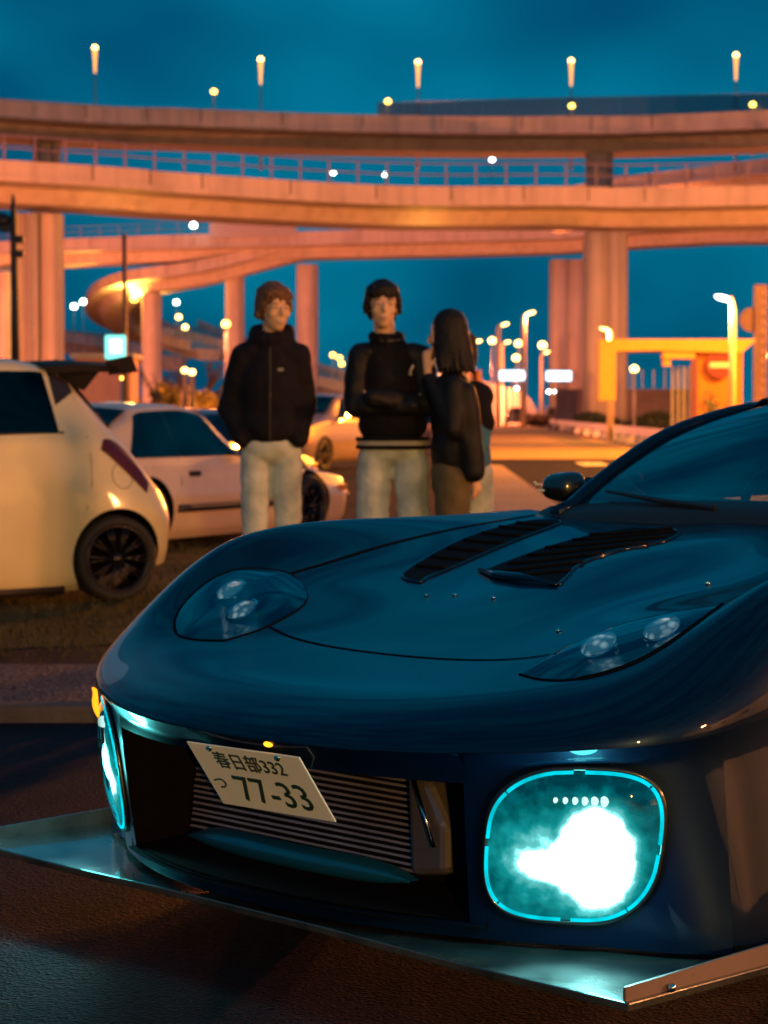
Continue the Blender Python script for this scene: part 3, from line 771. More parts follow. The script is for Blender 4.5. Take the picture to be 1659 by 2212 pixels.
# ================================================================== DARK BLUE SPORTS CAR (local x = its left, y = towards its tail, z up)
def paint_mat(name, base, metal, rough, flake=.0, coat=1.0, dust=.05, ior=1.5, spec=.5):
    m, t, o = new_mat(name); n = t.nodes.new; l = t.links.new
    p = n('ShaderNodeBsdfPrincipled')
    g = n('ShaderNodeTexCoord'); z = n('ShaderNodeTexNoise'); z.inputs['Scale'].default_value = 2.5; z.inputs['Detail'].default_value = 6
    l(g.outputs['Object'], z.inputs['Vector'])
    r = n('ShaderNodeValToRGB'); r.color_ramp.elements[0].position = .3; r.color_ramp.elements[1].position = .75
    r.color_ramp.elements[0].color = (*[c * .9 for c in base], 1); r.color_ramp.elements[1].color = (*[c * 1.1 + .002 for c in base], 1)
    l(z.outputs['Fac'], r.inputs[0]); l(r.outputs[0], p.inputs['Base Color'])
    p.inputs['Metallic'].default_value = metal; p.inputs['Roughness'].default_value = rough; p.inputs['Specular IOR Level'].default_value = spec
    p.inputs['Coat Weight'].default_value = coat; p.inputs['Coat IOR'].default_value = ior
    mr = n('ShaderNodeMapRange'); mr.inputs[3].default_value = .02; mr.inputs[4].default_value = .02 + dust
    l(z.outputs['Fac'], mr.inputs[0]); l(mr.outputs[0], p.inputs['Coat Roughness'])
    l(p.outputs[0], o.inputs[0]); MATS[name] = m
    return m
M_blue = paint_mat('deep_blue_paint', (.0002, .0075, .034), .45, .34, coat=.62, ior=1.5, dust=.0, spec=.10)
M_blackgloss = paint_mat('gloss_black', (.006, .007, .010), 0, .35, dust=.1)
M_carbon = mat('splitter_gloss', (.03, .032, .034), .24, coat=.8, var=.5, vscale=9, bump=.10, bscale=11, rvar=.12)
M_shut = mat('shut_gap', (.0008, .002, .006), .9, var=.1, spec=.1)
M_void = mat('duct_black', (.0035, .002, .006), .9, var=.2, spec=.08)

fd = empty('sports_car', (-.3047, 4.4712, 0), -R(47))
tag(fd, 'low dark blue sports car with glowing turquoise bumper lamps', 'car')

# plan outline of one half: nose centre -> corner -> flank -> tail
GX = [0, .1, .2, .3, .4, .5, .6, .695, .772, .83, .867, .896, .914, .926, .932, .932, .92, .907, .90, .90, .915, .905, .86, .72, .4, 0]
GD = [0, .003, .0115, .0285, .056, .0925, .138, .19, .24, .293, .353, .433, .53, .67, .87, 1.05, 1.3, 1.66, 2.1, 2.6, 3.2, 3.7, 4.02, 4.22, 4.3, 4.32]
_g = np.array(spline([(a, b, 0) for a, b in zip(GX, GD)], 700))[:, :2]
def _even(P, step):
    L_ = np.concatenate([[0], np.cumsum(np.linalg.norm(np.diff(P, axis=0), axis=1))]); t_ = np.linspace(0, L_[-1], int(L_[-1] / step) + 1)
    return np.stack([np.interp(t_, L_, P[:, 0]), np.interp(t_, L_, P[:, 1])], -1)
_g = _even(_g, .01)
_k = np.exp(-.5 * (np.arange(-24, 25) / 8.0) ** 2); _k /= _k.sum()
_pre = _g[1:25][::-1] * np.array([-1, 1]); _post = _g[-25:-1][::-1] * np.array([-1, 1])
_e = np.concatenate([_pre, _g, _post]); _g = np.stack([np.convolve(_e[:, 0], _k, 'valid'), np.convolve(_e[:, 1], _k, 'valid')], -1)
_g[:, 1] -= _g[0, 1]; _g[0, 0] = 0
_gs = np.concatenate([[0], np.cumsum(np.linalg.norm(np.diff(_g, axis=0), axis=1))])
def gam(s):
    return np.interp(s, _gs, _g[:, 0]), np.interp(s, _gs, _g[:, 1])
def s_of_x(x):      # front part only
    k = np.argmax(_g[:, 0] > .92) or 120
    return float(np.interp(x, _g[:k, 0], _gs[:k]))
def s_of_d(d):
    return float(np.interp(d, _g[:, 1], _gs))
S_C = s_of_x(.845); S_W = s_of_d(1.66)
zedge = pchip([0, s_of_x(.3), s_of_x(.6), s_of_x(.75), S_C, s_of_d(.6), s_of_d(.9), s_of_d(1.3), S_W, s_of_d(2.6), s_of_d(4.3) + .3], [.492, .495, .508, .522, .535, .585, .625, .64, .655, .66, .66])
cz = pchip([0, .2, .43, .75, 1.05, 1.3, 1.66, 1.9], [.555, .583, .625, .695, .755, .802, .850, .88])
pz = pchip([0, .15, .28, .40, .54, .69, .83, 1.0, 1.2, 1.4, 1.66, 1.9], [.575, .60, .635, .692, .782, .846, .862, .864, .862, .860, .864, .87])
W_FRONT = pchip([0, .2, .32, .45, .58, .66, .74, .82, .95], [0, .02, .07, .17, .26, .36, .62, .96, 1.02])
W_REAR = pchip([0, .3, .45, .58, .68, .76, .83, .95], [0, .02, .08, .26, .54, .84, 1, 1.02])
def ztop0(x, d):
    a = np.abs(x)
    w1 = W_FRONT(a); w2 = W_REAR(a); k = np.clip((d - .68) / .35, 0, 1); k = k * k * (3 - 2 * k)
    w = w1 * (1 - k) + w2 * k
    c = cz(d); f = pz(d)
    z = c + (f - c) * w
    # hood: shallow raised centre panel
    z = z + .012 * np.exp(-(a / .16) ** 4) * np.clip((d - .55) / .3, 0, 1)
    return z
# the sheet is blurred a little so that reflections run smoothly over it
_hx = np.arange(-1.1, 1.1001, .01); _hd = np.arange(-.3, 2.1001, .01)
_HX, _HD = np.meshgrid(_hx, _hd)
_ZG = ztop0(_HX, np.maximum(_HD, 0) + np.minimum(_HD, 0) * 0)
_ZG = _ZG + np.minimum(_HD, 0) * .14
_kern = np.exp(-.5 * (np.arange(-18, 19) / 6.0) ** 2); _kern /= _kern.sum()
for _ in range(1):
    _p = np.pad(_ZG, 18, mode='edge')
    _p = np.apply_along_axis(lambda r: np.convolve(r, _kern, 'valid'), 1, _p)
    _ZG = np.apply_along_axis(lambda r: np.convolve(r, _kern, 'valid'), 0, _p)
def ztop(x, d):
    fx = np.clip((np.asarray(x) + 1.1) / .01, 1, len(_hx) - 3); fy = np.clip((np.asarray(d) + .3) / .01, 1, len(_hd) - 3)
    i = fx.astype(int); j = fy.astype(int); a = fx - i; b = fy - j
    def cub(t):
        return (-.5*t + t*t - .5*t**3, 1 - 2.5*t*t + 1.5*t**3, .5*t + 2*t*t - 1.5*t**3, -.5*t*t + .5*t**3)
    ca, cb = cub(a), cub(b); z = 0
    for q in range(4):
        for p in range(4): z = z + cb[q] * ca[p] * _ZG[j + q - 1, i + p - 1]
    return z
def surf(x, d):
    """height of the hood / wing skin; x, d arrays"""
    x = np.asarray(x, float); d = np.asarray(d, float)
    sh = x.shape; px = np.abs(x).ravel(); pd = d.ravel()
    dist = np.empty(px.size); si = np.empty(px.size)
    sel = _g[:340]
    for i in range(0, px.size, 4000):
        A_ = sel[None, :-1]; V_ = (sel[1:] - sel[:-1])[None]; Q_ = np.stack([px[i:i+4000], pd[i:i+4000]], -1)[:, None]
        T_ = np.clip(((Q_ - A_) * V_).sum(-1) / (V_ ** 2).sum(-1), 0, 1)
        D = np.linalg.norm(Q_ - A_ - V_ * T_[..., None], axis=-1)
        j = D.argmin(1); a_ = np.arange(len(j)); dist[i:i+4000] = D[a_, j]; si[i:i+4000] = _gs[j] + T_[a_, j] * (_gs[j + 1] - _gs[j])
    Rr = np.interp(si, [0, S_C, s_of_d(.7), S_W], [.17, .20, .15, .14])
    q = np.clip(dist / Rr, 0, 1)
    zt = ztop(px, pd); ze = zedge(si)
    k = 1 - np.sqrt(np.clip(1 - (1 - q) ** 2.2, 0, 1))
    return (zt - (zt - ze) * k).reshape(sh)
# --- hood and wings: Coons patch, rows from beak to cowl, columns from centre to flank
def patch():
    nt_, nr = 70, 90
    t = np.sin(np.linspace(0, 1, nt_) * math.pi / 2) ** 1.0
    r = 1 - np.cos(np.linspace(0, 1, nr) * math.pi / 2)
    T, Rr = np.meshgrid(t, r)
    fx, fy = gam(T * S_C); ox, oy = gam(S_C + Rr * (S_W - S_C))
    cxm, cym = 0 * Rr, Rr * 1.63
    xe, ye = gam(S_W)
    wx, wy = T * xe, 1.63 + (ye - 1.63) * T ** 2
    c00 = (0, 0); c10 = gam(S_C); c01 = (0, 1.63); c11 = (xe, ye)
    X = (1 - Rr) * fx + Rr * wx + (1 - T) * cxm + T * ox - ((1 - T) * (1 - Rr) * 0 + T * (1 - Rr) * c10[0] + (1 - T) * Rr * 0 + T * Rr * c11[0])
    Dd = (1 - Rr) * fy + Rr * wy + (1 - T) * cym + T * oy - ((1 - T) * (1 - Rr) * 0 + T * (1 - Rr) * c10[1] + (1 - T) * Rr * 1.63 + T * Rr * c11[1])
    Z = surf(X, Dd)
    P = np.stack([X, Dd, Z], -1)
    Pm = P[:, ::-1].copy(); Pm[..., 0] *= -1
    return np.concatenate([Pm[:, :-1], P], 1)
MB().grid(patch()).build('hood_and_wings', M_blue, fd, smooth=True)

# --- bumper face, flanks: swept along the outline
def face(s, z, sgn=1, off=0.0):
    s = np.asarray(s, float); z = np.asarray(z, float)
    x, d = gam(s); x2, d2 = gam(s + .004); tx, td = x2 - x, d2 - d
    ln = np.hypot(tx, td) + 1e-9; nx, nd = -td / ln, tx / ln      # inward normal (towards the car's middle)
    ze = zedge(s); h = np.clip(ze - z, 0, 1)
    ins = .022 * np.clip(h / .03, 0, 1) + .05 * (h / .4) ** 1.3
    k = np.clip((s - S_C + .15) / .30, 0, 1); k = k * k * (3 - 2 * k)
    ins = ins * (1 - k) + k * (.006 * np.clip(h / .04, 0, 1) - .045 * np.clip(h / .36, 0, 1))
    ins = ins - off
    return np.stack([sgn * (x + nx * ins), d + nd * ins, np.minimum(z, ze + 0 * z)], -1)
SA, SB = s_of_x(.53), s_of_d(.42)      # span of a head lamp panel
ZB = .155
def panel(s0, s1, z0, z1, ns, nz, sgn, name=None, top=True):
    s = np.linspace(s0, s1, ns)
    zz = []
    for q in s:
        zt = float(zedge(q)) if z1 is None else z1
        b = np.linspace(0, 1, nz)
        if z1 is None: b = 1 - (1 - b) ** 1.0
        zz.append(zt + (z0 - zt) * b)
    Sg = np.repeat(s[:, None], nz, 1)
    return face(Sg, np.array(zz), sgn)
bump = MB()
# middle: beam above the mouth, lip under it
for sgn in (1, -1):
    bump.grid(panel(0, SA, .446, None, 26, 10, sgn), flip=sgn < 0)
    bump.grid(panel(0, SA, ZB, .185, 26, 3, sgn), flip=sgn < 0)
# head lamp panels with a rounded hole
def lamp_outline(k, grow=0.0):
    """rounded-square outline in (s, z); k angles"""
    a = np.linspace(0, 2 * math.pi, k, endpoint=False)
    cs, sn = np.cos(a), np.sin(a)
    e = 2 / 3.6
    u = np.sign(cs) * np.abs(cs) ** e; v = np.sign(sn) * np.abs(sn) ** e
    sm = s_of_x(.71); 
    u2 = u * (.168 + grow); v2 = v * (.143 + grow)
    # upper inner corner is cut lower, the outline leans outward at the top
    v2 = v2 - .035 * np.clip(-u, 0, 1) ** 2 * np.clip(v, 0, 1)
    u2 = u2 + .015 * v - .03 * np.clip(u, 0, 1) * np.clip(-v, 0, 1) ** 2
    return sm + u2 + .004, .342 + v2
KH = 64
def rect_outline(k):
    a = np.linspace(0, 2 * math.pi, k, endpoint=False); cs, sn = np.cos(a), np.sin(a)
    m = np.maximum(np.abs(cs), np.abs(sn)); u, v = cs / m, sn / m
    s = (SA + SB) / 2 + u * (SB - SA) / 2
    ze = zedge(s)
    z = np.where(v >= 0, .342 + v * (ze - .342), .342 + v * (.342 - ZB))
    return s, z
for sgn in (1, -1):
    ls, lz = lamp_outline(KH); rs_, rz_ = rect_outline(KH)
    rows = []
    for f in np.linspace(0, 1, 9):
        rows.append(face(ls + (rs_ - ls) * f, lz + (rz_ - lz) * f, sgn))
    G_ = np.array(rows).transpose(1, 0, 2)
    bump.grid(G_, close_u=True, flip=sgn > 0)
bump.build('front_bumper', M_blue, fd, smooth=True)
# flanks with wheel arches cut
WD, WR = 1.02, .345
for sgn in (1, -1):
    mb = MB(); s = np.linspace(SB, s_of_d(4.1), 150); P = []
    for q in s:
        d_ = gam(q)[1]; lo = .17
        for wc in (WD, 3.52):
            if abs(d_ - wc) < WR + .03: lo = max(lo, .30 + math.sqrt(max(0, (WR + .03) ** 2 - (d_ - wc) ** 2)) - .01)
        zt = float(zedge(q)); P.append(face(np.full(14, q), np.linspace(zt, min(lo, zt - .01), 14), sgn))
    mb.grid(np.array(P), flip=sgn < 0); mb.build('flank', M_blue, fd, smooth=True)
# rear bodywork behind the cowl: shoulders, cabin, tail
def ring_cabin():
    D = np.array([1.63, 1.8, 2.0, 2.2, 2.4, 2.7, 3.0, 3.3, 3.6, 3.9, 4.15, 4.3])
    top = pchip([1.63, 1.8, 1.98, 2.12, 2.32, 2.6, 3.0, 3.4, 3.8, 4.1, 4.32], [.853, .985, 1.095, 1.148, 1.192, 1.21, 1.15, 1.05, .93, .86, .80])
    wid = pchip([1.63, 1.8, 2.0, 2.3, 2.7, 3.1, 3.5, 3.9, 4.32], [.61, .59, .565, .53, .515, .50, .49, .47, .42])
    return D, top, wid
_D, ctop, cwid = ring_cabin()
def cab(d, f):
    """half cross-section of the cabin at d: f 0 = belt edge, 1 = roof centre"""
    d = np.asarray(d, float); f = np.asarray(f, float)
    zb = np.interp(d, [1.63, 2.4, 3.2, 4.3], [.853, .86, .87, .79]); zt = ctop(d); wt = cwid(d); wb = np.interp(d, [1.63, 2.0, 2.6, 3.4, 4.3], [.62, .66, .70, .69, .60])
    a = np.clip(f / .55, 0, 1); b = np.clip((f - .55) / .45, 0, 1)
    x = np.where(f < .55, wb + (wt - wb) * a ** 1.1, wt * np.cos(b * math.pi / 2) ** .9)
    hh = np.maximum(zt - zb, .0)
    z = np.where(f < .55, zb + hh * .80 * np.sin(a * math.pi / 2) ** 1.0, zb + hh * (.80 + .20 * np.sin(b * math.pi / 2)))
    return x, d + 0 * f, z
# shoulder deck from the flank edge in to the belt
for sgn in (1, -1):
    P = []
    for d in np.linspace(1.62, 4.28, 50):
        s = s_of_d(d); x, _ = gam(s); ze = float(zedge(s)); bx_, _, bz_ = cab(d, 0.0); bx_, bz_ = float(bx_) - .04, float(bz_) - .004
        row = []
        for f in np.linspace(0, 1, 12):
            a = f * math.pi / 2
            row.append((sgn * (bx_ + (x - bx_) * math.cos(a) ** .9), d, ze + (bz_ - ze) * math.sin(a)))
        P.append(row)
    MB().grid(P, flip=sgn > 0).build('rear_wing', M_blue, fd, smooth=True)
# roof skin
P = []
for d in np.linspace(2.30, 3.05, 16):
    row = []
    for f in list(np.linspace(.55, 1, 12)): x, y, z = cab(d, f); row.append((float(x), float(y), float(z)))
    P.append([(-x, y, z) for x, y, z in row][:-1] + row[::-1])
MB().grid(P).build('roof', M_blue, fd, smooth=True)
# A pillars / roof rails
for sgn in (1, -1):
    pts = []
    for d in np.linspace(1.60, 2.36, 14):
        x, y, z = cab(d, .53); pts.append((sgn * (float(x) + .006), float(y), float(z) + .004))
    MB().tube(pts, .019, 10).build('windscreen_pillar', M_blue, fd, smooth=True)
    pts = []
    for d in np.linspace(2.36, 3.9, 20):
        x, y, z = cab(d, .54); pts.append((sgn * float(x), float(y), float(z)))
    MB().tube(pts, .03, 8).build('roof_rail', M_blue, fd, smooth=True)
    P = []
    for d in np.linspace(2.95, 3.6, 8): P.append([(sgn * float(q[0]), float(q[1]), float(q[2])) for q in [cab(d, f) for f in np.linspace(0, .56, 7)]])
    MB().grid(P).build('rear_pillar', M_blue, fd, smooth=True)
# glass
M_ws = glass('windscreen_glass', (.75, .95, .95), 1.0, 1.0, .02, 2.5)
P = []
for f in np.linspace(0, 1, 16):
    row = []
    d = 1.60 + (2.34 - 1.60) * f
    for k_ in np.linspace(-1, 1, 25):
        xh, _, zp = cab(d, .55); xh = float(xh); zc = float(ctop(d)); x = xh * k_
        dd = d - .0 * (1 - k_ * k_)
        row.append((x, dd, float(zp) + (zc - float(zp)) * (1 - k_ ** 2) + .002))
    P.append(row)
ws = MB().grid(P).build('windscreen', M_ws, fd, smooth=True)
for sgn in (1, -1):
    P = []
    for d in np.linspace(1.70, 2.98, 14): P.append([(sgn * (float(q[0]) + .003), float(q[1]), float(q[2])) for q in [cab(d, f) for f in np.linspace(.02, .54, 7)]])
    MB().grid(P).build('side_window', M_ws, fd, smooth=True)
P = []
for d in np.linspace(3.05, 3.95, 10):
    row = [cab(d, f) for f in np.linspace(.55, 1, 8)]
    row = [(float(a), float(b), float(c)) for a, b, c in row]; P.append([(-x, y, z) for x, y, z in row][:-1] + row[::-1])
MB().grid(P).build('rear_window', M_ws, fd, smooth=True)
P = []
for d in np.linspace(3.95, 4.3, 6):
    row = [(float(a), float(b), float(c)) for a, b, c in [cab(d, f) for f in np.linspace(.0, 1, 8)]]; P.append([(-x, y, z) for x, y, z in row][:-1] + row[::-1])
MB().grid(P).build('boot_lid', M_blue, fd, smooth=True)
sr = np.linspace(s_of_d(4.0), _gs[-1], 24)
for sgn in (1, -1): MB().grid(face(np.repeat(sr[:, None], 6, 1), np.repeat(np.linspace(.66, .2, 6)[None], 24, 0), sgn)).build('rear_bumper', M_blue, fd, smooth=True)
# cowl strip and wiper
P = []
for k_ in np.linspace(-1, 1, 31):
    x = .69 * k_; P.append([(x, 1.585, .846 - .004), (x, 1.60, .852 + .022 * (1 - k_ ** 2)), (x, 1.66, .872 + .030 * (1 - k_ ** 2)), (x, 1.70, .868 + .03 * (1 - k_ ** 2))])
MB().grid(P).build('cowl_panel', M_black, fd, smooth=True)
MB().tube([(-.10, 1.615, .885), (-.3, 1.64, .897), (-.52, 1.69, .915)], [.007, .008, .004], 6).build('wiper', M_black, fd)
# interior: dashboard, seats, wheel, mirror and charm
P = []
for k_ in np.linspace(-1, 1, 17):
    x = .62 * k_; b_ = .03 * math.cos(k_ * 6.0)
    P.append([(x, 1.70, .80), (x, 1.78, .87), (x, 1.95, .885 + .02 * (1 - k_ ** 2) + .012 * math.sin(k_ * 5)), (x, 2.08, .865), (x, 2.12, .75)])
MB().grid(P).build('dashboard', mat('dash_vinyl', (.42, .55, .42), .7, var=.3), fd, smooth=True)
for sx in (-.34, .34):
    mb = MB(); mb.ellipsoid((sx, 2.95, .70), (.24, .12, .34), 16, 12); mb.ellipsoid((sx, 2.98, 1.0), (.13, .06, .10), 14, 8)
    mb.build('seat', mat('seat_cloth', (.03, .03, .035), .9, bump=.2), fd, smooth=True)
pts = [(-.34 + .17 * math.cos(a), 2.25 - .05 * math.sin(a), .80 + .165 * math.sin(a)) for a in [2 * math.pi * i / 24 for i in range(24)]]
MB().tube(pts, .014, 6, closed=True).build('steering_wheel', M_black, fd, smooth=True)
MB().ellipsoid((0, 2.24, 1.085), (.12, .02, .032), 14, 8).build('rear_view_mirror', M_black, fd, smooth=True)
M_pink = mat('pink_cloth', (.70, .22, .27), .7, var=.1)
cx0, cy0, cz0 = -.16, 2.22, 1.0
mb = MB()
for s_ in (-1, 1): mb.ellipsoid((cx0 + s_ * .036, cy0, cz0), (.030, .014, .034), 12, 8)
mb.ellipsoid((cx0, cy0, cz0), (.014, .016, .016), 10, 6); mb.tube([(cx0, cy0, cz0), (cx0 + .05, cy0 + .01, 1.06)], .003, 5)
mb.build('bow_charm', M_pink, fd, smooth=True)
MB().box((0, 2.6, .45), (1.2, 1.6, .1)).build('cabin_floor', M_void, fd)
# door mirrors
for sgn in (-1, 1):
    mb = MB(); c0 = Vector((sgn * .805, 1.85, .915))
    prof = [(-.115, .9), (-.10, 1.0), (.0, 1.0), (.08, .92), (.11, .72)]
    rows = []
    for t_ in np.linspace(-1, 1, 11):
        w_ = (1 - abs(t_) ** 4.0) ** .5 if abs(t_) < 1 else 0.02
        hh = .040 * max(.25, w_) * (1.05 - .12 * t_); dp = .050 * max(.2, w_)
        rows.append([c0 + Vector((sgn * t_ * .064, dp * math.cos(a) * (1.25 if math.cos(a) < 0 else .6), hh * (abs(math.sin(a)) ** .75) * (1 if math.sin(a) > 0 else -1))) for a in [2 * math.pi * j / 18 for j in range(18)]])
    mb.grid(np.array([[tuple(q) for q in r] + [tuple(r[0])] for r in rows]))
    mb.add([tuple(q) for q in rows[0]], [tuple(range(18))]); mb.add([tuple(q) for q in rows[-1]], [tuple(range(18))])
    o = mb.build('door_mirror', M_blackgloss, fd, smooth=True)
    MB().tube([c0 + Vector((-sgn * .03, .01, -.035)), c0 + Vector((-sgn * .055, .0, -.06)), c0 + Vector((-sgn * .16, -.02, -.075))], [.022, .016, .02], 8).build('mirror_stalk', M_black, o, smooth=True)
    MB().box(c0 + Vector((0, .05, 0)), (.10, .006, .055)).build('mirror_glass', M_chrome, o)
    for q, (dx, dz, w_) in enumerate(((.050, .010, .02), (.040, -.010, .035), (.064, .016, .008))):
        MB().box(c0 + Vector((sgn * dx, -.062 + (.004 if q else 0), dz * .8)), (w_ * .8, .004, .006)).build('decal', M_white, o)

# ---- hood features laid on the skin
def skin(x, d, up=0.0):
    return (x, d, float(surf(np.array([x]), np.array([d]))[0]) + up)
def seam(pts, w=.0045, up=.0012, name='panel_gap', m=None):
    S_ = spline([(a, b, 0) for a, b in pts], len(pts) * 10); L_ = []
    for i, p in enumerate(S_):
        d = S_[min(i + 1, len(S_) - 1)] - S_[max(i - 1, 0)]; d.normalize(); n_ = Vector((-d.y, d.x, 0)) * w
        L_.append([skin(p.x - n_.x, p.y - n_.y, up), skin(p.x + n_.x, p.y + n_.y, up)])
    return MB().grid(L_).build(name, m or M_shut, fd)
seam([(-.60, .62), (-.50, .50), (-.36, .445), (-.2, .42), (0, .412), (.2, .42), (.36, .445), (.47, .50)], .0035)
for sgn in (-1, 1):
    seam([(sgn * .63, .70), (sgn * .625, .85), (sgn * .64, 1.1), (sgn * .655, 1.35), (sgn * .665, 1.58)], .005)
# recessed dark vents in the hood, each with a raised lip
def vent(outline, label=None):
    n_ = 16; rows = []
    c = Vector((sum(p[0] for p in outline) / len(outline), sum(p[1] for p in outline) / len(outline), 0))
    O_ = spline([(a, b, 0) for a, b in outline] + [(*outline[0], 0)], 48)[:-1]
    for f in np.linspace(0, 1, 7): rows.append([skin(c.x + (p.x - c.x) * f, c.y + (p.y - c.y) * f, .003) for p in O_])
    MB().grid(np.array(rows).transpose(1, 0, 2), close_u=True).build('hood_vent', M_ventblack, fd, smooth=True)
    MB().tube([skin(p.x, p.y, .001) for p in O_], .0045, 6, closed=True).build('vent_lip', M_blue, fd, smooth=True)
    far = max(((i, j) for i in range(0, 48, 2) for j in range(i, 48, 2)), key=lambda t_: (O_[t_[0]] - O_[t_[1]]).length)
    A_, B_ = O_[far[0]], O_[far[1]]; dv = (B_ - A_).normalized(); nv = Vector((-dv.y, dv.x, 0))
    for f in (.18, .30, .42, .54, .66, .78, .88):      # louvres across the opening
        m_ = A_.lerp(B_, f); near_ = [p for p in O_ if abs((p - m_).dot(dv)) < .03]
        lo_ = min((p - m_).dot(nv) for p in near_) * .9; hi_ = max((p - m_).dot(nv) for p in near_) * .9
        MB().tube([skin(m_.x + nv.x * k_, m_.y + nv.y * k_, .006) for k_ in np.linspace(lo_, hi_, 6)], .0035, 5).build('vent_louvre', M_ventblack, fd, smooth=True)
M_ventblack = mat('vent_black', (.003, .003, .005), .7, var=.2, spec=.08)
vent([(-.37, .90), (-.36, .86), (-.45, .90), (-.56, 1.2), (-.60, 1.48), (-.53, 1.53), (-.47, 1.36)])
vent([(-.29, 1.00), (-.10, .925), (.02, .91), (.0, .97), (-.06, 1.08), (-.07, 1.2), (-.02, 1.34), (-.10, 1.47), (-.27, 1.50), (-.31, 1.3)])
# scoop lip at the front of the middle vent
MB().tube([skin(-.30, 1.0, .004), skin(-.2, .955, .008), skin(-.1, .925, .010), skin(.03, .905, .004)], [.006, .010, .010, .005], 8).build('scoop_lip', M_chrome if False else M_blue, fd, smooth=True)
# small chrome beads dotted over the hood
for x, d in ((.30, .62), (-.25, .78), (-.18, .80), (.36, 1.02), (-.05, .79)):
    MB().ellipsoid(skin(x, d, .002), (.006, .006, .004), 8, 6).build('chrome_bead', M_chrome, fd, smooth=True)
# ---- slim lamps in the wings
M_lampcover = glass('lamp_cover', (.55, .75, .85), 1.0, .95)
M_lamphouse = paint_mat('lamp_house', (.01, .10, .20), .3, .3)
def wing_lamp(sgn):
    out_ = [(.445, .355), (.52, .335), (.60, .345), (.69, .42), (.725, .53), (.705, .635), (.62, .70), (.47, .615), (.425, .47)]
    O_ = spline([(sgn * a, b, 0) for a, b in out_] + [(sgn * out_[0][0], out_[0][1], 0)], 60)[:-1]
    c = Vector((sgn * .58, .51, 0)); rows = []; rc = []
    for f in np.linspace(0, 1, 9):
        rows.append([skin(c.x + (p.x - c.x) * f, c.y + (p.y - c.y) * f, .0015) for p in O_])
        rc.append([skin(c.x + (p.x - c.x) * f, c.y + (p.y - c.y) * f, .003 + .030 * (1 - f ** 2.5)) for p in O_])
    h_ = MB().grid(np.array(rows).transpose(1, 0, 2), close_u=True).build('wing_lamp', M_lamphouse, fd, smooth=True)
    MB().grid(np.array(rc).transpose(1, 0, 2), close_u=True).build('lamp_cover', M_lampcover, h_, smooth=True)
    MB().tube([skin(p.x, p.y, -.0005) for p in O_], [.0032 + .0022 * (abs(p.x) > .6) for p in O_], 6, closed=True).build('lamp_gap', M_shut, h_, smooth=True)
    for (x, d, r_) in ((.535, .485, .036), (.645, .54, .036)):
        q = Vector(skin(sgn * x, d, .004))
        nrm = Vector((0, -.58, .80)).normalized()
        M = Matrix.Translation(q) @ nrm.to_track_quat('Z', 'Y').to_matrix().to_4x4()
        MB().lathe([(r_ * 1.12, -.01), (r_ * 1.15, .012), (r_ * 1.0, .016), (r_ * .96, .008)], 28, M=M).build('lens_ring', M_chrome, h_, smooth=True)
        MB().lathe([(r_ * .98, .008), (r_ * .8, .016), (r_ * .5, .022), (.001, .025)], 28, M=M).build('projector_lens', M_lens, h_, smooth=True)
def glint_lens():
    # lens glass: reflected glints put in as a faint cell-patterned glow, under gloss
    m, t, o = new_mat('lens_glint'); n = t.nodes.new; l = t.links.new
    p = n('ShaderNodeBsdfPrincipled'); p.inputs['Base Color'].default_value = (.35, .4, .42, 1); p.inputs['Roughness'].default_value = .12; p.inputs['Coat Weight'].default_value = 1
    g = n('ShaderNodeTexCoord'); w = n('ShaderNodeTexVoronoi'); w.inputs['Scale'].default_value = 48; l(g.outputs['Object'], w.inputs['Vector'])
    r = n('ShaderNodeValToRGB'); r.color_ramp.elements[0].position = .1; r.color_ramp.elements[0].color = (.75, .85, .82, 1); r.color_ramp.elements[1].position = .5; r.color_ramp.elements[1].color = (.06, .16, .20, 1)
    l(w.outputs['Distance'], r.inputs[0]); l(r.outputs[0], p.inputs['Emission Color']); p.inputs['Emission Strength'].default_value = .55
    l(p.outputs[0], o.inputs[0]); return m
M_lens = glint_lens()
wing_lamp(1); wing_lamp(-1)

# ---- bumper head lamps: reflector with the bulb glow painted in, light bar, glowing ring
def glow_mat(name, top):
    # brightness of the lamp falls from its hot middle to its rim (stored per vertex as 'glow')
    m, t, o = new_mat(name); n = t.nodes.new; l = t.links.new
    a = n('ShaderNodeAttribute'); a.attribute_name = 'glow'
    g = n('ShaderNodeTexCoord'); z = n('ShaderNodeTexNoise'); z.inputs['Scale'].default_value = 38; z.inputs['Detail'].default_value = 3
    l(g.outputs['Object'], z.inputs['Vector'])
    ad = n('ShaderNodeMath'); ad.operation = 'MULTIPLY_ADD'; ad.inputs[1].default_value = .45; l(z.outputs['Fac'], ad.inputs[0]); l(a.outputs['Fac'], ad.inputs[2])
    r = n('ShaderNodeValToRGB'); e = r.color_ramp.elements
    e[0].position = .22; e[0].color = (.0, .045, .055, 1); e[1].position = .95; e[1].color = (.90, 1, .98, 1)
    for ps, c_ in ((.38, (.0, .16, .17, 1)), (.55, (.01, .36, .36, 1)), (.75, (.25, .80, .78, 1))): q = e.new(ps); q.color = c_
    l(ad.outputs[0], r.inputs[0])
    s = n('ShaderNodeMapRange'); s.inputs[1].default_value = .7; s.inputs[2].default_value = 1.2; s.inputs[3].default_value = 1.0; s.inputs[4].default_value = top
    l(ad.outputs[0], s.inputs[0])
    em = n('ShaderNodeEmission'); l(r.outputs[0], em.inputs[0]); l(s.outputs[0], em.inputs[1]); l(em.outputs[0], o.inputs[0])
    MATS[name] = m
    return m
E_ring = emit('ring_glow', (.0, .66, .80), 1.1, .25, 25)
E_bulb = glow_mat('bulb_glow', 7.0)
E_led = emit('led_glow', (.75, 1, .92), 1.4)
E_amber = emit('amber_glow', (1, .33, .01), 2.2)
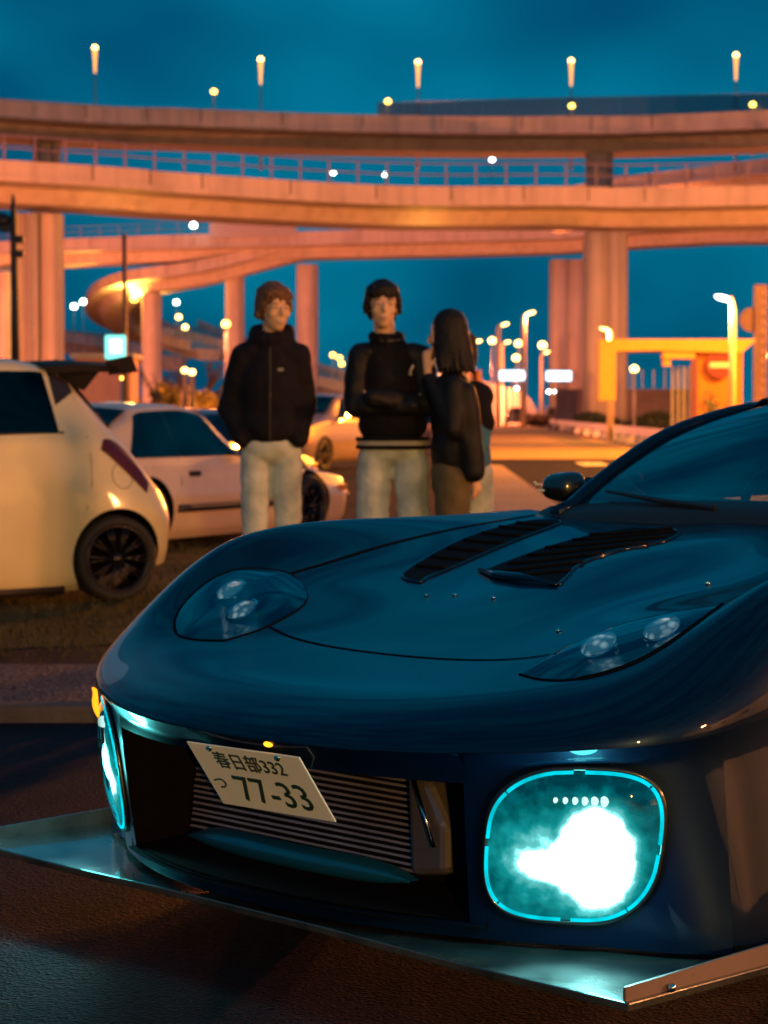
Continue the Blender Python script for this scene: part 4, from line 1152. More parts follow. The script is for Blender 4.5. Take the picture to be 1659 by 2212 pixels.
M_bowl = mat('reflector', (.01, .26, .29), .34, metal=.6, var=.75, vscale=16, bump=.35, bscale=22)
for sgn in (1, -1):
    ls, lz = lamp_outline(KH)
    ringp = face(ls, lz, sgn, .004)
    root = MB().tube([tuple(p) for p in ringp], .0052, 8, closed=True).build('headlight', M_blackgloss, fd, smooth=True)
    # ring: short tubes with small gaps between
    n8 = 8
    for k_ in range(n8):
        a0 = k_ * KH // n8; seg = [tuple(face(*[np.interp(t_, np.arange(KH + 1), np.append(arr, arr[0])) for arr in lamp_outline(KH, -.006)], sgn, .009)) for t_ in np.linspace(a0 + .25, a0 + KH / n8 - .25, 10)]
        MB().tube(seg, .0034, 6).build('glow_ring', E_ring, root, smooth=True)
    cs_, cz_ = float(ls.mean()), float(lz.mean())
    NR = 30
    rows = []; glow = []
    ang = np.linspace(0, 2 * math.pi, KH, endpoint=False)
    for f in np.linspace(1, 0, NR):
        ss = cs_ + (ls - cs_) * f; zz = cz_ + (lz - cz_) * f
        rows.append(face(ss, zz, sgn, -.006 + .020 * math.sqrt(max(0, 1 - f ** 2.2))))
        uu, vv = ss - cs_, zz - cz_
        g_ = 1.25 * np.exp(-((np.hypot((uu - .048) / .074, (vv + .016) / .096)) ** 4)) + .95 * np.exp(-((uu + .050) / .062) ** 2 - ((vv + .034) / .030) ** 2)
        g_ = np.maximum(g_, .42 * np.exp(-((uu + .045) / .075) ** 2 - ((vv + .02) / .075) ** 2)) + .16 - .16 * np.clip(vv / .12, 0, 1)
        glow.append(g_)
    G2 = np.array(rows).transpose(1, 0, 2)
    o_ = MB().grid(G2, close_u=True).build('reflector', E_bulb, root, smooth=True, merge=False)
    at_ = o_.data.attributes.new('glow', 'FLOAT', 'POINT'); at_.data.foreach_set('value', np.array(glow).T.ravel().astype(np.float32))
    # clear lens
    rows = []
    for f in np.linspace(0, 1, 8): rows.append(face(cs_ + (ls - cs_) * f, cz_ + (lz - cz_) * f, sgn, .003 + .026 * math.sqrt(max(0, 1 - f ** 2.2))))
    MB().grid(np.array(rows).transpose(1, 0, 2), close_u=True).build('lens', glass('headlight_lens', (.75, .95, .97), .8, 1.0), root, smooth=True)
    # glowing disc shape for the light dots; no separate bulb is built
    def blob(name, s_, z_, r1, r2, dep, E, n_=28):
        rows_ = []
        for f in np.linspace(0, 1, 7):
            a = np.linspace(0, 2 * math.pi, n_, endpoint=False)
            wob = 1 + f * .07 * (np.sin(3 * a + 1) + .6 * np.sin(5 * a + .4))
            rows_.append(face(s_ + np.cos(a) * r1 * f * wob, z_ + np.sin(a) * r2 * f * wob, sgn, dep + .018 * math.sqrt(max(0, 1 - f * f))))
        G2 = np.array(rows_).transpose(1, 0, 2)
        o_ = MB().grid(G2, close_u=True).build(name, E, root, smooth=True, merge=False)
        at_ = o_.data.attributes.new('glow', 'FLOAT', 'POINT')
        at_.data.foreach_set('value', np.tile(1 - np.linspace(0, 1, 7), n_).astype(np.float32))
        return o_
    # row of small light dots above
    for q in range(6):
        r_ = .0045 + .0008 * q
        blob('led', cs_ - .026 + q * .018, cz_ + .088, r_, r_ * 1.3, .006, E_led, 10)
    # amber marker on the outer top corner
    rows_ = []
    for f in np.linspace(0, 1, 5):
        a = np.linspace(0, 2 * math.pi, 16, endpoint=False)
        if sgn < 0: rows_.append(face(s_of_x(.74) + np.cos(a) * .07 * f, .468 + np.sin(a) * .036 * f, sgn, .020 + .012 * (1 - f * f)))
    if sgn < 0: MB().grid(np.array(rows_).transpose(1, 0, 2), close_u=True).build('amber_marker', E_amber, root, smooth=True)
    # point light added ahead of the lens, imitating its haze on the bumper
    gp_ = face(np.array([cs_ + .02]), np.array([cz_ - .01]), sgn, .10)[0]
    point_light('lens_glow_fill', tuple(gp_), 3.0, (.12, 1, .95), root, .05)
    # beam
    bp_ = face(np.array([cs_ + .03]), np.array([cz_ - .01]), sgn, .03)[0]
    lo = point_light('headlight_beam', tuple(bp_), 36 if sgn > 0 else 18, (.35, 1, .95), root, .03, R(150), (R(72), 0, R(180) + sgn * R(14) * 0))
    tgt = Vector((-.42, -.42, 0)) if sgn < 0 else Vector((.86, .02, .14))
    lo.rotation_euler = (tgt - Vector(bp_)).to_track_quat('-Z', 'Y').to_euler()
    lo.data.spot_size = R(62 if sgn < 0 else 95)
M_tow = mat('tow_alloy', (.42, .36, .40), .5, metal=.3, var=.15)
# ---- mouth: dark tub, intercooler, end tank, lower duct lip
tub = MB()
xs = np.linspace(-.54, .54, 15)
P = [[(x, gam(s_of_x(max(abs(x), .001)))[1] + .03, .445), (x, .36, .42), (x, .36, .19), (x, gam(s_of_x(max(abs(x), .001)))[1] + .05, .18)] for x in xs]
tub.grid(P)
for x in (-.54, .54): tub.add([(x, .155, .455), (x, .36, .45), (x, .36, .17), (x, .175, .17)], [(0, 1, 2, 3)])
tub.build('air_duct', M_void, fd)
ic = MB().box((-.10, .345, .322), (.76, .05, .21)).build('intercooler', M_void, fd)
fin = MB().box((0, 0, 0), (.70, .035, .0050)).mesh('fin'); fin.materials.append(mat('alloy_fin', (.22, .19, .25), .45, metal=.55, var=.15, vscale=12))
for i in range(17):
    o = link('fin', fin, None, ic, False); o.location = (-.105 + random.uniform(-.002, .002), .285 + .0015 * i, .222 + i * .0122 + random.uniform(-.0008, .0008))
    o.rotation_euler = (R(-14), random.uniform(-.003, .003), 0)
MB().prism([(.240, .25, .420), (.300, .25, .412), (.350, .25, .335), (.350, .25, .235), (.250, .25, .220)], (0, .09, 0)).build('end_tank', mat('alloy_tank', (.20, .17, .21), .42, metal=.75, var=.15), ic, bevel=.015)
MB().tube([(.272, .24, .415), (.335, .235, .29)], .005, 8).build('tension_rod', M_chrome, ic, smooth=True)
P = []
for q in np.linspace(-1, 1, 22):
    x = -.075 + .345 * q; e_ = (1 - abs(q) ** 6); dd = .20 + .03 * q * q
    P.append([(x, dd + .03, .214 + .030 * e_), (x, dd + .004, .214 + .022 * e_), (x, dd, .212), (x, dd + .006, .212 - .014 * e_), (x, dd + .05, .205 - .014 * e_)])
MB().grid(P).build('duct_lip', paint_mat('lip_blue_lit', (.002, .06, .15), .2, .3), fd, smooth=True)  # lighter copy of the body blue, standing in for the teal lamp glow
P = [[(x, gam(s_of_x(max(abs(x), .001)))[1] + .075, .185), (x, .30, .183)] for x in xs]
MB().grid(P).build('duct_floor', M_void, fd)
MB().prism([(-.20, .11, .150), (-.06, .10, .150), (-.10, .16, .150), (-.18, .17, .150)], (0, 0, .006)).build('tow_plate', M_tow, fd)
MB().box((-.165, .135, .165), (.03, .03, .035)).build('tow_stub', M_tow, fd, bevel=.004)
for x in (-.3, -.02, .22):
    MB().box((x, .20, .168), (.02, .14, .03)).build('support_strut', M_black, fd)
# ---- number plate
pl = empty('pl_tmp')
A_ = Vector((-.125, .000, .470)); B_ = Vector((.195, .012, .472)); C_ = Vector((-.125, .097, .332))
ex = (B_ - A_).normalized(); ey = (A_ - C_).normalized(); ez = ex.cross(ey).normalized()
cen = (A_ + B_) / 2 + (C_ - A_) / 2
M = Matrix((ex, ey, ez)).transposed().to_4x4(); M.translation = cen
bpy.data.objects.remove(pl)
plate = MB().box((0, 0, 0), (.33, .165, .004)).build('number_plate', mat('plate_white', (.74, .76, .82), .55, var=.05), fd, bevel=.006)
plate.matrix_local = M
plate.modifiers['bevel'].affect = 'EDGES'
M_ink = mat('plate_ink', (.01, .035, .04), .5, var=.1)
for body, sz, x, y in (('春日部332', .046, .0, .043), ('77-33', .094, .025, -.030), ('つ', .040, -.128, -.022)):
    me = text_mesh(body, sz, .001); o = link('plate_lettering', me, M_ink, plate, False); o.location = (x, y, .0032)
for x in (-.10, .10):
    MB().lathe([(.001, .004), (.006, .004), (.007, .0)], 10, M=Matrix.Translation((x, .074, .002))).build('plate_bolt', M_chrome, plate, smooth=True)
MB().box((0, .02, -.02), (.2, .05, .03)).build('plate_bracket', M_black, plate)
# small orange marker lamp on the beam above the plate
MB().ellipsoid((.115, .008, .487), (.012, .008, .006), 10, 6).build('marker_lamp', emit('marker_amber', (1, .42, .02), 2.2), fd, smooth=True)
# ---- splitter: thin tray with upturned side blades
pl_ = [(-.985, .05), (-.6, .045), (-.2, .06), (.2, .06), (.6, .045), (.985, .05), (.976, 1.14), (.93, 1.18), (-.93, 1.18), (-.976, 1.14)]
sp_ = MB().prism([(x, d, .128) for x, d in pl_], (0, 0, .016)).build('splitter', M_carbon, fd, bevel=.003)
for sgn in (1, -1):
    mb = MB(); a, b = Vector((sgn * .975, .055, .128)), Vector((sgn * .968, 1.15, .128))
    n_ = Vector((-(b - a).y, (b - a).x, 0)).normalized() * .006
    mb.prism([a, b, b + Vector((0, 0, .070)), a + Vector((0, 0, .040))], n_).build('side_blade', M_carbon if sgn < 0 else mat('blade_alloy', (.13, .09, .10), .6, var=.15), sp_)
    MB().ellipsoid(a.lerp(b, .10) + Vector((sgn * .008, 0, .022)), (.008, .008, .008), 8, 6).build('blade_bolt', M_chrome, sp_, smooth=True)
# ---- wheels
def wheel(parent, loc, r, w, M_rim=None, spokes=10, rim_r=.72, axis_x=True, side=1, dish=.02):
    T = Matrix.Translation(loc)
    hw = w / 2
    t_ = MB().lathe([(r * rim_r, -hw * .9), (r * .90, -hw), (r * .985, -hw * .75), (r, -hw * .4), (r, hw * .4), (r * .985, hw * .75), (r * .90, hw), (r * rim_r, hw * .9), (r * rim_r, -hw * .9)], 40, 'X', M=T).build('wheel', M_rubber, parent, smooth=True)
    m_ = MB(); rr = r * rim_r
    m_.lathe([(rr, -hw * .85), (rr * 1.02, hw * .93 * side), (rr * .95, hw * .9 * side), (rr * .92, hw * .3 * side), (rr * .9, -hw * .85 * side)], 40, 'X', M=T)
    f_ = hw * side * (1 - dish)
    for k_ in range(spokes):
        a = 2 * math.pi * k_ / spokes
        for da in (-.09, .09):
            p0 = Vector(loc) + Vector((f_ * .75, math.cos(a) * rr * .16, math.sin(a) * rr * .16)); p1 = Vector(loc) + Vector((f_ * .86, math.cos(a + da) * rr * .95, math.sin(a + da) * rr * .95))
            m_.tube([p0, p0.lerp(p1, .5), p1], [r * .032, r * .026, r * .03], 6)
    m_.lathe([(.001, f_ * .92), (rr * .14, f_ * .9), (rr * .2, f_ * .7), (rr * .2, 0)], 18, 'X', M=T)
    m_.build('rim', M_rim or M_black, t_, smooth=True)
    return t_
M_rimdark = mat('rim_dark', (.03, .028, .035), .3, metal=.8, var=.1)
for x in (-.80, .80):
    for d in (WD, 3.52): wheel(fd, (x, d, .325), .325, .23, M_rimdark, 5, .74, side=1 if x > 0 else -1)
MB().box((0, 2.35, .3), (1.2, 3.3, .28)).build('underbody', M_void, fd)
# ================================================================== OTHER CARS (local x = left, y = towards tail)
class CarShape:
    def __init__(s, rows):
        A = np.array(rows, float); s.y = A[:, 0]
        s.f = [pchip(s.y, A[:, i]) for i in range(1, 8)]
        s.L = s.y[-1]
    def half(s, y):
        zb, zs, hs, zl, wl, zt, wt = [float(f(y)) for f in s.f]
        base = [(hs * .9, zb, 0), (hs - .025, zb + min(.10, (zs - zb) * .4), 0), (hs, zs, 0), (wl + (hs - wl) * .45, zs + (zl - zs) * .72, 0), (wl, zl, 0), (wt + (wl - wt) * .45, zl + (zt - zl) * .55, 0), (wt, zt - min(.05, (zt - zl) * .25), 0), (wt * .6, zt - .012, 0), (0, zt, 0)]
        P = spline(base, 34)
        return [(0, zb)] + [(max(p.x, 0), p.y) for p in P]
    def sx(s, y, z):
        H = s.half(y); k = [p for p in H[1:]]
        zz = np.array([p[1] for p in k]); xx = np.array([p[0] for p in k])
        zz = np.maximum.accumulate(zz)
        return float(np.interp(z, zz, xx))
    def body(s, n=90):
        ys = np.unique(np.concatenate([np.linspace(0, s.L, n), np.linspace(0, .25, 8), np.linspace(s.L - .25, s.L, 8)]))
        P = []
        for y in ys:
            H = s.half(y); P.append([(x, y, z) for x, z in H] + [(-x, y, z) for x, z in H[::-1]][1:])
        mb = MB(); mb.grid(P)
        for e in (0, -1): mb.add(P[e], [tuple(range(len(P[e]) - 1))])
        return mb
def car_side_patch(S_, side, fy, fz, off=.006, nu=14, nv=6):
    """fy(a,b), fz(a,b): a along, b up in 0..1"""
    P = []
    for a in np.linspace(0, 1, nu):
        row = []
        for b in np.linspace(0, 1, nv):
            y = fy(a, b); z = fz(a, b, y); row.append((side * (S_.sx(y, z) + off), y, z))
        P.append(row)
    return MB().grid(P)
def cut_arches(o, centres, r, hw, depth=.34):
    mb = MB()
    for (y, z) in centres:
        for sd in (-1, 1):
            x0, x1 = sd * (hw - depth), sd * (hw + .2)
            c0, c1 = min(x0, x1), max(x0, x1)
            mb.lathe([(.0001, c0), (r, c0), (r, c1), (.0001, c1)], 48, 'X', M=Matrix.Translation((0, y, z)))
    me = mb.mesh('cutter'); me.materials.append(M_void)
    c = link('cutter', me); c.parent = o.parent
    bpy.context.view_layer.update()
    b = o.modifiers.new('b', 'BOOLEAN'); b.operation = 'DIFFERENCE'; b.object = c; b.solver = 'EXACT'
    try: b.material_mode = 'TRANSFER'
    except Exception: pass
    baked(o); bpy.data.objects.remove(c)
    bm = bmesh.new(); bm.from_mesh(o.data)
    for e in bm.edges:
        if len(e.link_faces) == 2 and e.calc_face_angle(0) > R(40): e.smooth = False
    bm.to_mesh(o.data); bm.free()
def strip(S_, side, pts, r, name, m, parent, off=.0):
    MB().tube([(side * (S_.sx(y, z) + off), y, z) for y, z in pts], r, 6).build(name, m, parent, smooth=True)
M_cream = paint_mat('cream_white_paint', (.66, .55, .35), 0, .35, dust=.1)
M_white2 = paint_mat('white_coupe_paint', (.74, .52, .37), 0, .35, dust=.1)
M_beige = paint_mat('beige_paint', (.27, .19, .155), .2, .4, dust=.1)
M_navy = paint_mat('navy_paint', (.01, .06, .16), .4, .35)
M_privacy = glass('dark_glass', (.10, .12, .16), .25, .25)
M_carglass = glass('car_glass', (.08, .16, .24), .55, .4)
M_redlens = mat('red_lens', (.06, .001, .005), .4, coat=.0, var=.2)
M_trim = mat('black_trim', (.02, .014, .016), .5, var=.15)
M_seam = mat('body_seam', (.10, .085, .06), .8)

# ---- cream hatchback
SW = CarShape([
 (0.0, .22, .50, .50, .60, .44, .62, .30), (.10, .14, .50, .70, .70, .62, .74, .45), (.5, .08, .55, .82, .86, .74, .92, .55), (1.0, .06, .58, .85, .94, .79, 1.02, .60),
 (1.25, .06, .60, .855, .96, .80, 1.14, .60), (1.75, .06, .60, .855, .975, .80, 1.42, .58), (2.2, .06, .60, .855, .985, .80, 1.465, .57), (2.7, .06, .60, .86, 1.0, .80, 1.455, .56),
 (2.93, .07, .60, .87, 1.01, .795, 1.425, .545), (3.05, .08, .60, .872, 1.01, .775, 1.385, .53), (3.18, .10, .58, .872, .985, .755, 1.26, .52), (3.32, .13, .56, .865, .91, .745, 1.09, .53),
 (3.46, .18, .54, .84, .80, .735, .93, .55), (3.58, .20, .50, .80, .68, .71, .75, .55), (3.67, .22, .46, .72, .58, .63, .62, .45), (3.72, .26, .44, .55, .50, .47, .52, .3)])
sw = empty('hatchback', (-4.828, 12.70, 0), -R(60)); tag(sw, 'cream white hatchback with a black roof spoiler and dark wheels', 'car')
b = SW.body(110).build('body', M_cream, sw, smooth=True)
cut_arches(b, ((.78, .26), (3.28, .262)), .292, .86)
for x in (-.76, .76):
    for y in (.78, 3.28): wheel(sw, (x, y, .256), .256, .20, M_rimdark, 10, .76, side=1 if x > 0 else -1)
for sd in (1, -1):
    car_side_patch(SW, sd, lambda a, b_: 1.35 + .30 * b_ + (2.93 - .02 * b_ - 1.35 - .30 * b_) * a, lambda a, b_, y: .995 + (min(1.36, float(SW.f[5](y)) - .075) - .995) * b_, .004, 26, 8).build('side_window', M_privacy, sw, smooth=True)
    car_side_patch(SW, sd, lambda a, b_: 2.945 + (.13 + .02 * (1 - b_)) * a, lambda a, b_, y: (1.16 + .08 * a) + (float(SW.f[5](y)) - .06 - 1.16 - .08 * a) * b_, .005, 10, 6).build('quarter_trim', M_trim, sw, smooth=True)
    car_side_patch(SW, sd, lambda a, b_: 3.19 + .29 * a + .03 * b_, lambda a, b_, y: (.91 - .26 * a ** 1.3) + (.03 + .035 * math.sin(a * math.pi)) * (b_ * 2 - .4), .006, 14, 6).build('tail_lamp', M_redlens, sw, smooth=True)
    strip(SW, sd, [(3.11, .98), (3.12, .84), (3.11, .70), (3.07, .55)], .003, 'door_seam', M_seam, sw)
    strip(SW, sd, [(3.32 + .07 * math.cos(t), .745 + .075 * math.sin(t)) for t in np.linspace(0, 6.28, 30)], .0025, 'fuel_flap', M_seam, sw)
    strip(SW, sd, [(.9, .09), (1.6, .075), (2.3, .075), (2.95, .09)], .03, 'side_skirt', M_trim, sw)
    strip(SW, sd, [(1.3, .99), (2.0, .992), (2.6, .994), (2.96, 1.0)], .008, 'window_trim', M_black, sw)
    MB().box((sd * .93, 1.45, 1.03), (.16, .10, .13)).build('door_mirror', M_cream, sw, bevel=.04)
# windscreen and tailgate glass
P = []
for y in np.linspace(1.14, 1.74, 8):
    w_ = float(SW.f[6](y)) * .95; z_ = float(SW.f[5](y)); P.append([(w_ * q, y, z_ + .008 - .035 * q * q) for q in np.linspace(-1, 1, 9)])
MB().grid(P).build('windscreen', M_privacy, sw, smooth=True)
P = []
for y in np.linspace(3.1, 3.33, 8):
    w_ = float(SW.f[6](y)) * 1.02; z_ = float(SW.f[5](y)); P.append([(w_ * q, y + .02, z_ + .006 - .05 * q ** 4) for q in np.linspace(-1, 1, 11)])
MB().grid(P).build('tailgate_glass', M_privacy, sw, smooth=True)
M_spoil = mat('spoiler_black', (.004, .004, .007), .55, var=.2, spec=.12)
# roof spoiler
mb = MB(); P = []
for q in np.linspace(-1, 1, 17):
    x = .60 * q; dr = .035 * q ** 4
    P.append([(x, 2.92, 1.424 - dr), (x, 3.12, 1.436 - dr), (x, 3.42 - .05 * q * q, 1.430 - dr), (x, 3.45 - .05 * q * q, 1.405 - dr), (x, 3.40 - .05 * q * q, 1.393 - dr), (x, 3.1, 1.389 - dr), (x, 2.96, 1.379 - dr), (x, 2.92, 1.424 - dr)])
mb.grid(P)
for e in (0, -1): mb.add(P[e][:-1], [tuple(range(7))])
sp2 = mb.build('roof_spoiler', M_spoil, sw, sharp=40)
for sd in (-1, 1):
    MB().prism([(sd * .56, 3.00, 1.40), (sd * .56, 3.32, 1.40), (sd * .54, 3.20, 1.25), (sd * .54, 3.06, 1.30)], (-sd * .035, 0, 0)).build('spoiler_fin', M_spoil, sw)
    MB().prism([(sd * .60, 3.32, 1.43), (sd * .60, 3.48, 1.46), (sd * .60, 3.52, 1.36), (sd * .60, 3.34, 1.34)], (-sd * .02, 0, 0)).build('spoiler_end', M_spoil, sw)

# ---- white coupe
CP_ROWS = [
 (0.0, .12, .36, .60, .46, .55, .48, .40), (.06, .10, .36, .74, .51, .68, .53, .5), (.3, .09, .37, .79, .55, .72, .57, .55), (.8, .09, .40, .81, .60, .74, .625, .58),
 (1.6, .09, .42, .82, .68, .76, .70, .62), (1.78, .09, .42, .82, .70, .77, .745, .62), (2.1, .09, .42, .82, .715, .77, .98, .58), (2.40, .09, .42, .82, .72, .77, 1.165, .555), (2.8, .09, .42, .82, .725, .77, 1.205, .55),
 (3.3, .09, .42, .82, .73, .77, 1.19, .545), (3.6, .09, .42, .82, .735, .76, 1.08, .54), (3.86, .10, .42, .81, .735, .74, .88, .56), (3.98, .12, .42, .79, .72, .72, .78, .6), (4.1, .16, .42, .74, .66, .66, .74, .55), (4.18, .22, .42, .62, .56, .55, .60, .4)]
def sedan(name, label, loc, rz, paint, rows, strip_m, wheels=((.82, .28), (3.50, .28)), r=.28, belt=.735, win=(1.92, 3.74), hang=None):
    S_ = CarShape(rows); g = empty(name, loc, rz); tag(g, label, 'car')
    b_ = S_.body(90).build('body', paint, g, smooth=True)
    hw = max(q[3] for q in rows)
    cut_arches(b_, wheels, r + .045, hw)
    for x in (-hw + .10, hw - .10):
        for y, z in wheels: wheel(g, (x, y, r), r, .19, M_rimdark, 8, .68, side=1 if x > 0 else -1)
    y0, y1 = win; ym = y0 + (y1 - y0) * .60
    for sd in (1, -1):
        for (a0, a1, sl0, sl1) in ((y0, ym, .62, .0), (ym + .002, y1, .0, -.32)):
            car_side_patch(S_, sd, lambda a, b_, a0=a0, a1=a1, sl0=sl0, sl1=sl1: (a0 + sl0 * b_ * .8) + ((a1 + sl1 * b_) - (a0 + sl0 * b_ * .8)) * a,
                           lambda a, b_, y: belt + .02 + max(.02, (float(S_.f[5](y)) - .07 - belt - .02)) * b_, .005, 18, 7).build('side_window', M_carglass, g, smooth=True)
        if strip_m: strip(S_, sd, [(y, wheels[0][1] + .055) for y in np.linspace(.02, 4.1, 26) if abs(y - wheels[0][0]) > r + .04 and abs(y - wheels[1][0]) > r + .04 and y > wheels[0][0] and y < wheels[1][0]], .036, 'rub_strip', strip_m, g)
        for y in (y0 - .02, ym + .03): strip(S_, sd, [(y, belt), (y + .005, belt * .75), (y + .01, belt * .5), (y + .03, .16)], .004, 'door_seam', M_seam, g)
        MB().box((sd * (S_.sx(ym - .18, belt - .13) + .004), ym - .18, belt - .12), (.02, .17, .045)).build('door_handle', M_trim, g, bevel=.006)
        mr_ = MB().box((sd * (S_.sx(y0 + .12, belt) + .08), y0 + .12, belt + .06), (.15, .10, .11)).build('door_mirror', M_black, g, bevel=.03)
        MB().box((sd * .52, .035, (rows[0][2] + rows[0][4]) / 2), (.30, .06, .10)).build('headlight', M_chrome, g, bevel=.02)
        MB().box((sd * (S_.sx(.22, rows[1][2]) + .0), .22, rows[1][2] + .07), (.02, .16, .06)).build('indicator', mat('amber_lens', (.7, .25, .03), .3), g, bevel=.01)
        MB().box((sd * .5, S_.L - .03, .56 if rows[0][2] < .45 else .7), (.30, .06, .12)).build('tail_lamp', M_redlens, g, bevel=.02)
    ws0, ws1 = y0 - .14, y0 + .46
    for nm, a0, a1 in (('windscreen', ws0, ws1), ('rear_window', y1 - .30, y1 + .16)):
        P = []
        for y in np.linspace(a0, a1, 8):
            w_ = float(S_.f[6](y)) * .97; z_ = float(S_.f[5](y)); P.append([(w_ * q, y, z_ + .010 - .03 * q * q) for q in np.linspace(-1, 1, 9)])
        MB().grid(P).build(nm, M_carglass, g, smooth=True)
    zf = rows[0][2]
    MB().box((0, -.02, zf - .02), (1.42, .10, .10)).build('front_bumper', strip_m or M_trim, g, bevel=.03)
    MB().box((0, -.012, zf + .10), (.62, .04, .07)).build('grille', M_trim, g, bevel=.01)
    return S_, g
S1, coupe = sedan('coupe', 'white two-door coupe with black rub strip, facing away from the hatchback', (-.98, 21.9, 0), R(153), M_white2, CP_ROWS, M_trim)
sedan('saloon', 'navy blue car hidden behind the white coupe', (-1.55, 31.0, 0), R(160), M_navy, [tuple([q[0]] + [c * .97 for c in q[1:]]) for q in CP_ROWS], None)
WG = [(0, .22, .50, .58, .66, .52, .70, .36), (.08, .18, .50, .74, .76, .66, .80, .5), (.5, .16, .55, .82, .88, .74, .94, .58), (1.0, .16, .58, .84, .95, .78, 1.02, .62), (1.2, .16, .58, .845, .96, .79, 1.10, .62),
      (1.75, .16, .58, .845, .97, .79, 1.42, .60), (2.2, .16, .58, .845, .97, .79, 1.48, .60), (3.2, .16, .58, .845, .975, .79, 1.47, .60), (3.8, .18, .58, .84, .98, .78, 1.36, .58), (4.1, .22, .56, .80, .90, .74, 1.05, .55), (4.22, .28, .54, .66, .72, .6, .8, .45)]
sedan('estate_car', 'beige estate car parked beyond the man in the baseball jacket', (-2.2, 43.6, 0), -R(24.8), M_beige, WG, None, ((.78, .31), (3.4, .31)), .31, .965, (1.36, 4.0))
# ================================================================== PEOPLE
M_skin = mat('skin', (.60, .35, .24), .55, var=.06, vscale=20)
M_navyjacket = mat('navy_coat', (.006, .005, .011), .85, var=.25, vscale=12, bump=.35, bscale=30, spec=.2)
M_blackcloth = mat('black_wool', (.005, .004, .008), .85, var=.25, vscale=14, bump=.3, bscale=60, spec=.2)
M_leather = mat('black_leather', (.006, .006, .010), .58, var=.3, vscale=10, bump=.12, bscale=30, spec=.22)
M_denim = mat('pale_denim', (.28, .34, .38), .9, var=.25, vscale=6, bump=.3, bscale=120, col2=(.45, .49, .51))
M_olive = mat('olive_cloth', (.085, .065, .035), .9, var=.25, vscale=7, bump=.3, bscale=80)
M_bluecloth = mat('blue_cloth', (.03, .13, .26), .85, var=.2, vscale=8, bump=.3)
M_hair_br = mat('brown_hair', (.10, .042, .020), .7, var=.5, vscale=70)
M_hair_bk = mat('black_hair', (.006, .005, .008), .65, var=.4, vscale=60, spec=.3)
M_shoe = mat('shoe', (.05, .05, .055), .6, var=.2)
M_rib = mat('rib_stripe', (.42, .38, .33), .9)
SC = 1.0
def head_shapes(mb, c, yaw, tilt=0):
    """skull, jaw, nose, ears; c = centre of the head; yaw turns the face (0 = towards -y)"""
    Rm = Matrix.Rotation(yaw, 3, 'Z') @ Matrix.Rotation(tilt, 3, 'X')
    T = lambda p: Vector(c) + Rm @ Vector(p)
    E_ = lambda p, r, n=16, m=12: mb.ellipsoid(T(p), r, n, m, Rm)
    E_((0, .012, .03), (.074, .094, .088)); E_((0, -.022, -.035), (.058, .066, .075)); E_((0, -.045, -.085), (.034, .036, .028))
    E_((0, -.092, -.012), (.011, .016, .024), 10, 8); E_((0, -.103, -.026), (.014, .013, .011), 10, 8)
    E_((0, -.084, -.060), (.022, .012, .007), 10, 6); E_((0, -.083, -.070), (.019, .012, .007), 10, 6)
    for s in (-1, 1):
        E_((s * .030, -.070, .004), (.024, .018, .018), 10, 6); E_((s * .038, -.062, -.025), (.024, .022, .022), 10, 6)
        E_((s * .078, .012, -.012), (.010, .022, .034), 10, 8)
    return T, Rm
def face_details(parent, T, Rm, smile=False, glasses=False):
    M_eye = mat('eye_dark', (.01, .008, .008), .3); M_lip = mat('lip', (.42, .16, .13), .5); M_tooth = mat('tooth', (.60, .48, .40), .5)
    for s in (-1, 1):
        MB().ellipsoid(T((s * .030, -.086, .004)), (.011, .005, .0035), 10, 6, Rm).build('eye', M_eye, parent, smooth=True)
        MB().ellipsoid(T((s * .031, -.087, .024)), (.016, .005, .0028), 10, 6, Rm @ Matrix.Rotation(s * .1, 3, 'Y')).build('eyebrow', M_hair_bk, parent, smooth=True)
    MB().ellipsoid(T((0, -.094, -.064)), (.020 if smile else .018, .004, .0035 if smile else .003), 12, 6, Rm).build('mouth', M_tooth if smile else M_lip, parent, smooth=True)
def hair_short(parent, T, Rm, m, fringe=.02, seed=1, vol=1.0):
    """cropped hair: a cap plus many separate locks of uneven length"""
    rd = random.Random(seed); mb = MB()
    mb.ellipsoid(T((0, .024, .045)), (.079 * vol, .094 * vol, .078 * vol), 20, 12, Rm)
    mb.ellipsoid(T((0, .060, .0)), (.070 * vol, .056 * vol, .075 * vol), 16, 10, Rm)
    for i in range(90):
        a = -3.1 + 6.2 * (i % 45) / 44 + rd.gauss(0, .05); lay = i // 45
        ca, sa = math.cos(a), math.sin(a)
        rx, ry = .084 * vol, .100 * vol
        p0 = T((sa * rx * .25, -ca * ry * .25 + .02, .125 * vol - .008 * lay)); p1 = T((sa * rx * .80, -ca * ry * .80 + .015, .092 * vol))
        front = abs(a) < 1.0
        lo = (.050 - fringe if front else (-.022 if abs(a) < 2.0 else -.045)) + rd.uniform(-.020, .018)
        p2 = T((sa * (rx - .001) + rd.gauss(0, .004), -ca * (ry - .012) + .012, lo + .035)); p3 = T((sa * (rx - .006) + rd.gauss(0, .012), -ca * (ry - .014) + .010, lo))
        mb.capsule(p0, p1, .015, .015, 7); mb.capsule(p1, p2, .015, .012, 7); mb.capsule(p2, p3, .012, .004, 7)
    return organic('hair', mb, m, parent, .0055, 1, .003, 80)
